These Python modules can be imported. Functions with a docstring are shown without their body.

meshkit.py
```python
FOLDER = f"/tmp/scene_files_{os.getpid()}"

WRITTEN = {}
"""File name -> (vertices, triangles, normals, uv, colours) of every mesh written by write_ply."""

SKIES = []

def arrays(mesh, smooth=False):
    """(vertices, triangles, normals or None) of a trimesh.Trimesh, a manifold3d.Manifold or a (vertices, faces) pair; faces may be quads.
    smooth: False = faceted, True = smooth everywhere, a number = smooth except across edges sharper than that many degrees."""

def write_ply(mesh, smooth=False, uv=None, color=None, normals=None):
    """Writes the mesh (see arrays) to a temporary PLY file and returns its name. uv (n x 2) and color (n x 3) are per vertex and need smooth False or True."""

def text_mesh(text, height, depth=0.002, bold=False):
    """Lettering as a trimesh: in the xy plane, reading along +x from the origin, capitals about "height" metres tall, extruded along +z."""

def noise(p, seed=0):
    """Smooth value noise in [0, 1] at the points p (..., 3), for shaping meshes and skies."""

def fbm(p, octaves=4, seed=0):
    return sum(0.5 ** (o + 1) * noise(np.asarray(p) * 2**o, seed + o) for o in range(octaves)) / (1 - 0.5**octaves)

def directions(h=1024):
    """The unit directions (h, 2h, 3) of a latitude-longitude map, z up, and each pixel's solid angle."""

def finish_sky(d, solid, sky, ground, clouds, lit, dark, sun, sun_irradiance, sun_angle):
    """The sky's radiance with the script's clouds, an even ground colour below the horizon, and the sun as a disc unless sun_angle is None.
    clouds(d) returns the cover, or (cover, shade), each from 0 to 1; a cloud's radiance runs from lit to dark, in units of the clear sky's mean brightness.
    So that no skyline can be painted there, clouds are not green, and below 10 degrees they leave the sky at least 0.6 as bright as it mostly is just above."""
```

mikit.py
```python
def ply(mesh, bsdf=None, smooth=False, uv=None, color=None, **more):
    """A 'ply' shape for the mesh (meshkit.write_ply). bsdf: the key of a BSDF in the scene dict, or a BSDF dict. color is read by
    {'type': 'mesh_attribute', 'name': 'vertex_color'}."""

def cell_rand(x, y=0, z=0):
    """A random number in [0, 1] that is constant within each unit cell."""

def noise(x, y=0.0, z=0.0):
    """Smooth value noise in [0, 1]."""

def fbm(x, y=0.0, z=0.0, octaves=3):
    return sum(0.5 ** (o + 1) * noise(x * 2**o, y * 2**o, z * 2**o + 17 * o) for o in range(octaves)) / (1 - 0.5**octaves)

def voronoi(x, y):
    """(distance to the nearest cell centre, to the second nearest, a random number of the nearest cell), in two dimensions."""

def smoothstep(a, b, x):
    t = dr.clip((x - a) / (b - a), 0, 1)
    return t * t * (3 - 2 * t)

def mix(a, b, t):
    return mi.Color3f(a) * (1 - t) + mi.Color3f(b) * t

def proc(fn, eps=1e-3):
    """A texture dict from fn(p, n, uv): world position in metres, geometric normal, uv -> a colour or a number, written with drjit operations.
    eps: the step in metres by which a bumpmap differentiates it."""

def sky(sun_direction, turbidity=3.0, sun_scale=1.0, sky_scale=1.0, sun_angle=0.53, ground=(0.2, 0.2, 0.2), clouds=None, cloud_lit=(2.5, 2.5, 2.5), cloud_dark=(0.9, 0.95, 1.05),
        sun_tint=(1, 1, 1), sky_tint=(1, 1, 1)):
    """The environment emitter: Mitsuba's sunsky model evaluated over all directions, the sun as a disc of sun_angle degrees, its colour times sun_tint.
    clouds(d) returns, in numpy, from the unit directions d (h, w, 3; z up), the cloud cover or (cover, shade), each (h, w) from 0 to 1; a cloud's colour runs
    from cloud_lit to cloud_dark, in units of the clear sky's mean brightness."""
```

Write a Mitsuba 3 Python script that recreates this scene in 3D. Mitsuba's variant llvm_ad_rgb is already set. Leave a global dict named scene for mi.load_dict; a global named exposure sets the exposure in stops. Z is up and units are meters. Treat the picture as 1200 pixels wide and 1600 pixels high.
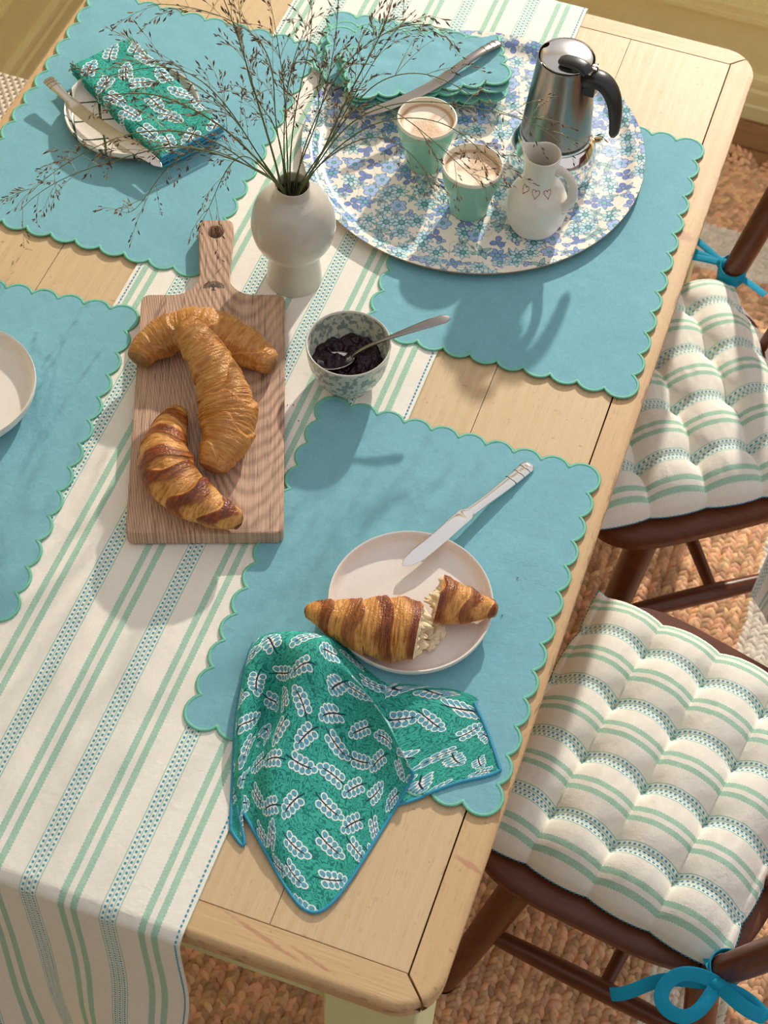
import math
import numpy as np
import trimesh
import manifold3d as m3
from shapely.geometry import Polygon
from scipy.interpolate import CubicSpline, RectBivariateSpline
import drjit as dr
import mitsuba as mi
import mikit
import meshkit
from mikit import noise, fbm, voronoi, cell_rand, smoothstep, mix, proc

T = mi.ScalarTransform4f
TZ = 0.75                     # height of the table top; everything on the table is written relative to it
scene, labels = {}, {}

# ------------------------------------------------------------------ camera, sky, lamp, exposure
exposure = 0.2
_eye = np.array([0.0819, -0.4955, 1.5272 + TZ])
_fw = np.array([-0.1650, 0.5413, -0.8245])
_up = np.array([-0.2901, 0.7723, 0.5651])
scene['camera'] = {'type': 'thinlens', 'to_world': T().look_at(origin=_eye.tolist(), target=(_eye + _fw).tolist(), up=_up.tolist()),
                   'fov': 25.13, 'fov_axis': 'x', 'aperture_radius': 0.0028, 'focus_distance': 1.86, 'near_clip': 0.05, 'far_clip': 60.0}


def overcast(d):
    return np.ones(d.shape[:2])


SKY = 113.0
scene['sky'] = mikit.sky((0.1, 0.8, 0.55), turbidity=4.0, sun_scale=0.0, sky_scale=0.055 * SKY, ground=(0.3, 0.25, 0.2),
                         clouds=overcast, cloud_lit=(1.05, 1.02, 1.04))
LAMP_AT = np.array([-0.2, 4.2, 1.93 + TZ])
LAMP_TO = np.array([-0.3, 0.7, TZ])
LAMP_POWER = 6100.0
LAMP_COLOR = (1.0, 0.93, 0.81)

# ------------------------------------------------------------------ helpers


def mb(base, rough=0.5, spec=0.5, two=True, **k):
    b = {'type': 'principled', 'roughness': rough, 'specular': spec}
    b['base_color'] = base if isinstance(base, dict) else {'type': 'rgb', 'value': list(base)}
    b.update(k)
    return {'type': 'twosided', 'bsdf': b} if two else b


def bumped(b, fn, scale, eps=5e-4):
    return {'type': 'twosided', 'bsdf': {'type': 'bumpmap', 'arbitrary': proc(fn, eps), 'scale': scale, 'bsdf': b['bsdf'] if b['type'] == 'twosided' else b}}


VC = {'type': 'mesh_attribute', 'name': 'vertex_color'}


def to_tm(mesh):
    if hasattr(mesh, 'to_mesh'):
        k = mesh.to_mesh()
        return trimesh.Trimesh(np.array(k.vert_properties[:, :3], float), np.array(k.tri_verts), process=False)
    if isinstance(mesh, (tuple, list)):
        v, f = np.asarray(mesh[0], float), np.asarray(mesh[1], int)
        if f.shape[1] == 4:
            f = np.vstack([f[:, [0, 1, 2]], f[:, [0, 2, 3]]])
        return trimesh.Trimesh(v, f, process=False)
    return mesh


def make(mesh, bsdf, smooth=35, uvf=None, col=None, xf=None, up=TZ, uv=None):
    """A ply dict; uvf(vertices) gives uv from the mesh's own coordinates before xf."""
    t = to_tm(mesh)
    if (uvf is not None or callable(col)) and smooth not in (True, False):
        t = trimesh.graph.smooth_shade(t, angle=np.radians(smooth), facet_minarea=None)
        smooth = True
    v = np.array(t.vertices, float)
    if uvf is not None:
        uv = uvf(v)
    c = col(v) if callable(col) else col
    if xf is not None:
        v = v @ xf[:3, :3].T + xf[:3, 3]
    v = v + [0, 0, up]
    return mikit.ply((v, np.array(t.faces)), bsdf, smooth=smooth, uv=uv, color=c)


def add(key, mesh, bsdf, **k):
    if key in scene:
        i = 1
        while '%s_%03d' % (key, i) in scene:
            i += 1
        key = '%s_%03d' % (key, i)
    scene[key] = make(mesh, bsdf, **k)
    return key


def name(base, taken=labels):
    if base not in taken:
        return base
    i = 1
    while '%s_%03d' % (base, i) in taken:
        i += 1
    return '%s_%03d' % (base, i)


def thing(base, label, cat, group=None, kind=None):
    k = name(base)
    labels[k] = {'label': label, 'category': cat}
    if group:
        labels[k]['group'] = group
    if kind:
        labels[k]['kind'] = kind
    return k


def struct(key, label=None):
    labels[key] = {'kind': 'structure'}
    if label:
        labels[key]['label'] = label
    return key


def stuff(key, label=None):
    labels.setdefault(key, {})['kind'] = 'stuff'
    if label:
        labels[key]['label'] = label


def rotz(a, x=0, y=0, z=0):
    c, s = math.cos(a), math.sin(a)
    return np.array([[c, -s, 0, x], [s, c, 0, y], [0, 0, 1, z], [0, 0, 0, 1.0]])


def frame(o, zdir, xhint=(1, 0, 0)):
    z = np.array(zdir, float); z /= np.linalg.norm(z)
    x = np.array(xhint, float) - np.dot(xhint, z) * z; x /= np.linalg.norm(x)
    m = np.eye(4); m[:3, 0] = x; m[:3, 1] = np.cross(z, x); m[:3, 2] = z; m[:3, 3] = o
    return m


def moved(mesh, m):
    t = to_tm(mesh).copy()
    t.vertices = t.vertices @ m[:3, :3].T + m[:3, 3]
    return t


def cat(ms):
    return trimesh.util.concatenate([to_tm(m) for m in ms])


def poly_cs(p):
    return m3.CrossSection([np.asarray(p, float)], m3.FillRule.Positive) if signed(p) > 0 else m3.CrossSection([np.asarray(p, float)[::-1]], m3.FillRule.Positive)


def signed(p):
    p = np.asarray(p, float)
    x, y = p[:, 0], p[:, 1]
    return 0.5 * np.sum(x * np.roll(y, -1) - np.roll(x, -1) * y)


def mslab(cs, z0, z1, b=0.0, steps=3):
    """An extruded outline with rounded top and bottom rims of radius b."""
    if b <= 0:
        return m3.Manifold.extrude(cs, z1 - z0).translate((0, 0, z0))
    out = []
    for k in range(steps + 1):
        a = math.pi / 2 * k / steps
        ins, dz = b * (1 - math.cos(a)), b * (1 - math.sin(a))
        c = cs.offset(-ins, m3.JoinType.Round) if ins > 0 else cs
        out.append(m3.Manifold.extrude(c, z1 - z0 - 2 * dz).translate((0, 0, z0 + dz)))
    return m3.Manifold.batch_boolean(out, m3.OpType.Add)


def rrect(w, h, r, n=6):
    p = []
    for cx, cy, a0 in ((w / 2 - r, h / 2 - r, 0), (-w / 2 + r, h / 2 - r, 90), (-w / 2 + r, -h / 2 + r, 180), (w / 2 - r, -h / 2 + r, 270)):
        for k in range(n + 1):
            a = math.radians(a0 + 90 * k / n)
            p.append((cx + r * math.cos(a), cy + r * math.sin(a)))
    return np.array(p)


def lathe(prof, n=72):
    """Revolves (r, z) points about z; open profile ends at r = 0 or stays open."""
    prof = np.asarray(prof, float)
    a = np.arange(n) * 2 * np.pi / n
    v = np.stack([prof[:, None, 0] * np.cos(a), prof[:, None, 0] * np.sin(a), np.repeat(prof[:, 1:2], n, 1)], -1).reshape(-1, 3)
    i, j = np.meshgrid(np.arange(len(prof) - 1), np.arange(n), indexing='ij')
    q = np.stack([i * n + j, i * n + (j + 1) % n, (i + 1) * n + (j + 1) % n, (i + 1) * n + j], -1).reshape(-1, 4)
    t = trimesh.Trimesh(v, np.vstack([q[:, [0, 1, 2]], q[:, [0, 2, 3]]]), process=False)
    t.merge_vertices()
    t.update_faces(t.nondegenerate_faces())
    return t


def smooth_prof(pts, n=8):
    pts = np.asarray(pts, float)
    s = np.concatenate([[0], np.cumsum(np.linalg.norm(np.diff(pts, axis=0), axis=1))])
    u = np.concatenate([np.linspace(s[i], s[i + 1], n, endpoint=False) for i in range(len(s) - 1)] + [[s[-1]]])
    from scipy.interpolate import PchipInterpolator
    return np.stack([PchipInterpolator(s, pts[:, k])(u) for k in range(2)], 1)


def spline(pts, n):
    p = np.asarray(pts, float)
    s = np.concatenate([[0], np.cumsum(np.linalg.norm(np.diff(p, axis=0), axis=1))])
    return CubicSpline(s, p, axis=0)(np.linspace(0, s[-1], n))


def sweep(p, rad, sides=8, flat=None, up=(0, 0, 1), cap=True, closed=False):
    """A tube along p. flat = (a, b): elliptic section, a across, b along up; rad scales it."""
    p = np.asarray(p, float)
    n = len(p)
    t = np.gradient(p, axis=0) if not closed else np.roll(p, -1, 0) - np.roll(p, 1, 0)
    t /= np.linalg.norm(t, axis=1, keepdims=True) + 1e-12
    upv = np.broadcast_to(np.asarray(up, float), (n, 3))
    a = np.cross(t, upv)
    bad = np.linalg.norm(a, axis=1) < 1e-3
    a[bad] = np.cross(t[bad], [1.0, 0.02, 0])
    a /= np.linalg.norm(a, axis=1, keepdims=True)
    b = np.cross(a, t)
    ang = np.arange(sides) * 2 * np.pi / sides
    fa, fb = flat if flat else (1, 1)
    rad = np.broadcast_to(rad, (n,))
    v = p[:, None] + rad[:, None, None] * (fa * np.cos(ang)[None, :, None] * a[:, None] + fb * np.sin(ang)[None, :, None] * b[:, None])
    m = n if closed else n - 1
    i, j = np.meshgrid(np.arange(m), np.arange(sides), indexing='ij')
    i2 = (i + 1) % n
    q = np.stack([i * sides + j, i * sides + (j + 1) % sides, i2 * sides + (j + 1) % sides, i2 * sides + j], -1).reshape(-1, 4)
    f = [q[:, [0, 1, 2]], q[:, [0, 2, 3]]]
    v = v.reshape(-1, 3)
    if cap and not closed:
        v = np.vstack([v, p[0], p[-1]])
        k = np.arange(sides)
        f.append(np.stack([k * 0 + n * sides, (k + 1) % sides, k], 1))
        f.append(np.stack([k * 0 + n * sides + 1, (n - 1) * sides + k, (n - 1) * sides + (k + 1) % sides], 1))
    return trimesh.Trimesh(v, np.vstack(f), process=False)


def grid(P, thick=0.0):
    """Quads over an (n, m, 3) array of points."""
    n, m = P.shape[:2]
    i, j = np.meshgrid(np.arange(n - 1), np.arange(m - 1), indexing='ij')
    q = np.stack([i * m + j, (i + 1) * m + j, (i + 1) * m + j + 1, i * m + j + 1], -1).reshape(-1, 4)
    return trimesh.Trimesh(P.reshape(-1, 3), np.vstack([q[:, [0, 1, 2]], q[:, [0, 2, 3]]]), process=False)


def box(x0, x1, y0, y1, z0, z1, b=0.0):
    cx, cy = (x0 + x1) / 2, (y0 + y1) / 2
    cs = poly_cs(np.array([(x0, y0), (x1, y0), (x1, y1), (x0, y1)]))
    return mslab(cs, z0, z1, b, 2)


def nz(p, s, seed=0):
    return meshkit.noise(np.asarray(p) * s, seed) - 0.5


def xy(v):
    return v[:, :2].copy()


# ------------------------------------------------------------------ materials


def pine(p, n, uv):
    u, v = uv.x, uv.y
    w = u + 0.006 * fbm(u * 9, v * 2.2)
    rings = 0.5 + 0.5 * dr.sin(w * 420 + 7 * noise(u * 22, v * 1.3))
    fine = noise(u * 1500, v * 26)
    broad = fbm(u * 14 + 31, v * 1.1)
    c = mix((0.63, 0.47, 0.285), (0.51, 0.335, 0.165), 0.30 * rings * noise(u * 30, v * 2) + 0.30 * fine + 0.30 * broad)
    pore = smoothstep(0.80, 0.9, noise(u * 900, v * 90))
    c = c * (1 - 0.10 * pore)
    speck = smoothstep(0.945, 0.975, noise(u * 130, v * 130))
    return mix(c, (0.30, 0.17, 0.08), 0.45 * speck)


def pine_knot(p, n, uv):
    c = pine(p, n, uv)
    x, y = p.x, p.y
    k = mi.Float(0)
    for kx, ky, rx, ry in ((-0.016, 0.155, 0.022, 0.0045), (-0.02, 1.02, 0.02, 0.012), (-0.17, 0.022, 0.05, 0.003), (-0.12, 0.017, 0.03, 0.0025)):
        q = dr.sqrt(dr.square((x - kx) / rx) + dr.square((y - ky + 0.25 * (x - kx)) / ry)) + 0.35 * noise(x * 300, y * 500)
        k = dr.maximum(k, 1 - smoothstep(0.55, 1.15, q))
    c = mix(c, (0.42, 0.20, 0.13), 0.62 * k) * mi.Color3f(0.97, 0.89, 0.80)
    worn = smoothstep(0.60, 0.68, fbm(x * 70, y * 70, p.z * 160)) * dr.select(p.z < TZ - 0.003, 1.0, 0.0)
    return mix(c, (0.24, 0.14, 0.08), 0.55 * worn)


def walnut(p, n, uv):
    u, v = uv.x, uv.y
    a = u - 0.062 - 0.012 * noise(v * 6, 3.3)
    w = (v - 30 * dr.square(a) + 0.060 * fbm(u * 20, v * 5) + 0.006 * fbm(u * 160, v * 40)) / 0.0190
    g = dr.abs(2 * (w - dr.floor(w)) - 1)
    fine = noise(u * 1100, v * 24)
    c = mix((0.55, 0.355, 0.245), (0.27, 0.150, 0.098), (0.30 + 0.75 * noise(u * 30, v * 10)) * smoothstep(0.20, 0.98, g))
    c = mix(c, (0.58, 0.395, 0.275), 0.50 * fbm(u * 16, v * 3.0 + 5))
    pore = smoothstep(0.72, 0.9, noise(u * 1000, v * 45))
    return c * (0.74 + 0.40 * fine) * (1 - 0.35 * pore)


def darkwood(p, n, uv):
    g = fbm(p.x * 14 + p.z * 9, p.y * 160, p.z * 25)
    f = noise(p.x * 60, p.y * 700, p.z * 60)
    return mix((0.170, 0.050, 0.018), (0.070, 0.018, 0.008), 0.65 * g + 0.3 * f)


def stripes(p, n, uv):
    u, v = uv.x, uv.y                     # u across the cloth in metres from a dotted band's middle, v along it
    thread = noise(u * 1500, v * 1500)
    slub = fbm(u * 420, v * 420)
    c = mi.Color3f(0.80, 0.76, 0.68) * (0.93 + 0.08 * thread + 0.06 * slub)
    P = 0.0814
    x = u - P * dr.round(u / P)
    green = mi.Color3f(0.33, 0.545, 0.42) * (0.85 + 0.3 * thread)
    y = dr.abs(dr.abs(x) - P / 2)         # distance from the middle of the green pair
    zig = dr.abs(2 * (v / 0.0036 - dr.floor(v / 0.0036)) - 1)
    inner = y - 0.0066
    pair = smoothstep(0.0042, 0.0034, dr.abs(inner) + 0.0011 * zig * dr.select(inner > 0, 1.0, 0.5))
    c = mix(c, green, 0.92 * pair)
    band = smoothstep(0.0092, 0.0086, dr.abs(x))
    c = mix(c, mi.Color3f(0.80, 0.80, 0.72), band)
    line = smoothstep(0.0009, 0.0004, dr.minimum(dr.abs(dr.abs(x) - 0.0082), dr.abs(dr.abs(x) - 0.00265)))
    c = mix(c, green, 0.85 * line)
    xd = dr.minimum(dr.abs(x), dr.abs(dr.abs(x) - 0.0053))
    vd = v / 0.0056 + dr.select(dr.abs(x) < 0.0026, 0.5, 0.0)
    vd = dr.abs(vd - dr.round(vd)) * 0.0056
    dash = smoothstep(0.0014, 0.0010, xd) * smoothstep(0.0016, 0.0012, vd)
    return mix(c, (0.045, 0.27, 0.40), 0.95 * dash)


def weave(p, n, uv):
    return 0.6 * noise(uv.x * 1300, uv.y * 420) + 0.6 * noise(uv.x * 420, uv.y * 1300) + 0.8 * noise(uv.x * 160, uv.y * 160)


def aqua(p, n, uv):
    t = noise(uv.x * 1400, uv.y * 300) * 0.5 + noise(uv.x * 300, uv.y * 1400) * 0.5
    return mix((0.158, 0.388, 0.452), (0.212, 0.442, 0.510), t) * (0.95 + 0.1 * fbm(uv.x * 60, uv.y * 60))


def in_cells(u, v, s, seed, lo=0.22, span=0.56):
    """The 3 x 3 cells about (u, v): (offset x, offset y, random numbers of that cell)."""
    for a in (-1, 0, 1):
        for b in (-1, 0, 1):
            cx, cy = dr.floor(u / s) + a, dr.floor(v / s) + b
            r1, r2, r3, r4 = (cell_rand(cx, cy, seed + k) for k in range(4))
            yield u - (cx + lo + span * r1) * s, v - (cy + lo + span * r2) * s, r3, r4


def motif(x, y, ang, n, dist, hl, hw, tp):
    """(signed distance to the nearest of n oval petals about the middle, offset across that petal, distance from the middle)."""
    th = dr.atan2(y, x) + ang
    step = 6.2831853 / n
    dth = th - step * dr.round(th / step)
    r = dr.sqrt(x * x + y * y)
    a, b = r * dr.cos(dth) - dist, r * dr.sin(dth)
    taper = 1 - tp * a / hl
    q = dr.sqrt(dr.square(a / hl) + dr.square(b / (hw * taper)))
    return (q - 1) * dr.minimum(hl, hw), b, r


def pick(t, *vals):
    """vals[i] where t falls in the i-th of len(vals) equal slices of [0, 1]."""
    out = mi.Float(vals[0]) if not isinstance(vals[0], tuple) else mi.Color3f(vals[0])
    for i, v in enumerate(vals[1:], 1):
        out = dr.select(t > i / len(vals), mi.Float(v) if not isinstance(v, tuple) else mi.Color3f(v), out)
    return out


def floral(p, n, uv):
    u, v = uv.x, uv.y
    c = mi.Color3f(0.80, 0.73, 0.63)
    ink = mi.Color3f(0.05, 0.09, 0.19)
    vine = dr.abs(noise(u * 60 + 9, v * 60) - 0.5)
    c = mix(c, (0.10, 0.18, 0.24), 0.8 * smoothstep(0.011, 0.004, vine))
    for s_, seed, k in ((0.0205, 11, 0.62), (0.0228, 51, 1.0)):
        for x, y, r3, r4 in in_cells(u + 0.3 * k, v, s_, seed):
            if k < 1:
                N, D, L, W = pick(r4, 4.0, 3.0, 5.0), pick(r4, 0.0046, 0.0040, 0.0046), pick(r4, 0.0040, 0.0030, 0.0036), pick(r4, 0.0019, 0.0026, 0.0016)
                fill = pick(r4, (0.34, 0.56, 0.47), (0.30, 0.41, 0.66), (0.48, 0.67, 0.68))
                core, vein, TP = mi.Float(0.0), pick(r4, 1.0, 0.0, 1.0), mi.Float(0.3)
            else:
                N = pick(r4, 8.0, 6.0, 5.0, 3.0, 4.0, 7.0)
                D = pick(r4, 0.0080, 0.0075, 0.0062, 0.0056, 0.0072, 0.0074)
                L = pick(r4, 0.0044, 0.0044, 0.0044, 0.0044, 0.0058, 0.0042)
                W = pick(r4, 0.0023, 0.0028, 0.0041, 0.0037, 0.0027, 0.0024)
                fill = pick(r4, (0.42, 0.65, 0.70), (0.20, 0.33, 0.60), (0.36, 0.48, 0.72), (0.17, 0.23, 0.50), (0.32, 0.53, 0.45), (0.48, 0.69, 0.68))
                core, vein = pick(r4, 0.0031, 0.0030, 0.0027, 0.0, 0.0, 0.0030), pick(r4, 0.0, 0.0, 0.0, 0.0, 1.0, 0.0)
                TP = pick(r4, 0.40, 0.35, -0.15, 0.0, 0.30, 0.40)
            d, b, r = motif(x, y, r3 * 6.2832, N, D, L, W, TP)
            c = mix(c, fill, smoothstep(0.0003, -0.0002, d))
            c = mix(c, ink, 0.85 * smoothstep(0.00055, 0.0002, dr.abs(d)))
            c = mix(c, ink, 0.7 * vein * smoothstep(0.0, -0.0006, d) * smoothstep(0.0004, 0.0002, dr.abs(b)))
            c = mix(c, (0.14, 0.42, 0.37), smoothstep(0.0002, -0.0002, r - core))
            c = mix(c, ink, 0.85 * smoothstep(0.0005, 0.0002, dr.abs(r - core)) * dr.select(core > 0, 1.0, 0.0))
    return c


def sprigs(p, n, uv):
    u, v = uv.x, uv.y
    q = (noise(u * 185, v * 185, 2.0) + 0.30 * noise(u * 400, v * 400, 7.0)) * 3.0
    worm = dr.abs(2 * (q - dr.floor(q)) - 1)
    c = mix((0.045, 0.38, 0.30), (0.012, 0.17, 0.145), smoothstep(0.50, 0.78, worm))
    for x, y, r3, r4 in in_cells(u, v, 0.0350, 71, 0.32, 0.36):
        ang = (r3 - 0.5) * 2.2 + dr.select(r4 > 0.5, 3.14159, 0.0)
        ca, sa = dr.cos(ang), dr.sin(ang)
        a, b = x * ca + y * sa, -x * sa + y * ca
        b = b + 7.0 * a * a
        sp = 0.0064
        k = dr.clip(dr.round(a / sp - 0.5) + 0.5, -1.5, 1.5)
        off = dr.select(k > 1.0, 0.0036, 0.0052)
        d = dr.sqrt(dr.square(a - k * sp) + dr.square(dr.abs(b) - off))
        d = dr.minimum(d, dr.sqrt(dr.square(a - 0.0150) + dr.square(b)))
        body = dr.maximum(dr.abs(b) - 0.0046, dr.abs(a) - 0.0100)
        white = dr.maximum(smoothstep(0.0044, 0.0039, d), smoothstep(0.0002, -0.0002, body))
        c = mix(c, (0.80, 0.80, 0.74), white)
        c = mix(c, (0.11, 0.34, 0.43), smoothstep(0.0031, 0.0027, d))
        stem = dr.maximum(dr.abs(b) - 0.0006, dr.maximum(-0.0190 - a, a - 0.0120))
        twig = dr.maximum(dr.abs(dr.abs(b) - 0.9 * dr.abs(a - sp * (dr.round(a / sp - 0.5) + 0.5) + 0.0022)) - 0.00035, dr.maximum(dr.abs(b) - 0.0030, dr.abs(a) - 0.0095))
        c = mix(c, (0.012, 0.04, 0.07), smoothstep(0.0003, 0.0, dr.minimum(stem, twig)))
    return c


def glaze(p, n, uv):
    q = fbm(p.x * 260, p.y * 260, p.z * 150, octaves=3)
    c = mix((0.58, 0.57, 0.47), (0.42, 0.44, 0.36), fbm(p.x * 60, p.y * 60, p.z * 60))
    c = mix(c, (0.115, 0.17, 0.17), 0.75 * smoothstep(0.47, 0.60, q))
    return mix(c, (0.62, 0.60, 0.52), smoothstep(0.0632 + TZ, 0.0644 + TZ, p.z))


def foam(p, n, uv):
    u, v = uv.x, uv.y
    c = mix((0.60, 0.40, 0.25), (0.83, 0.72, 0.58), smoothstep(0.36, 0.60, fbm(u * 44 + 3, v * 44 + 8)))
    c = mix(c, (0.88, 0.80, 0.69), smoothstep(0.55, 0.75, noise(u * 1400, v * 1400)) * 0.5)
    r = dr.sqrt(u * u + v * v)
    return mix(c, (0.52, 0.33, 0.19), smoothstep(0.0275, 0.031, r))


def gridlines(p, n, uv):
    c = mi.Color3f(0.76, 0.70, 0.61)
    d = mi.Float(1)
    for k, (a, b) in enumerate(((uv.x, uv.y), (uv.y, uv.x))):
        w = a + 0.004 * (noise(b * 18, 5.0 + k) - 0.5) + 0.006
        w = dr.abs(w - 0.034 * dr.round(w / 0.034))
        d = dr.minimum(d, w - 0.0006 * noise(b * 90, 9.0))
    return mix(c, (0.035, 0.06, 0.03), smoothstep(0.0014, 0.0008, d))


def oakfloor(p, n, uv):
    g = fbm(uv.x * 60, uv.y * 5)
    return mix((0.36, 0.185, 0.08), (0.22, 0.10, 0.045), 0.7 * g + 0.3 * noise(uv.x * 700, uv.y * 20))


def speckle(p, n, uv):
    s = smoothstep(0.90, 0.94, noise(p.x * 900, p.y * 900, p.z * 900))
    return mix((0.72, 0.66, 0.60), (0.45, 0.38, 0.32), 0.6 * s)


def scratched(p, n, uv):
    return 0.22 + 0.10 * noise(p.x * 300, p.y * 300)


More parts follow.
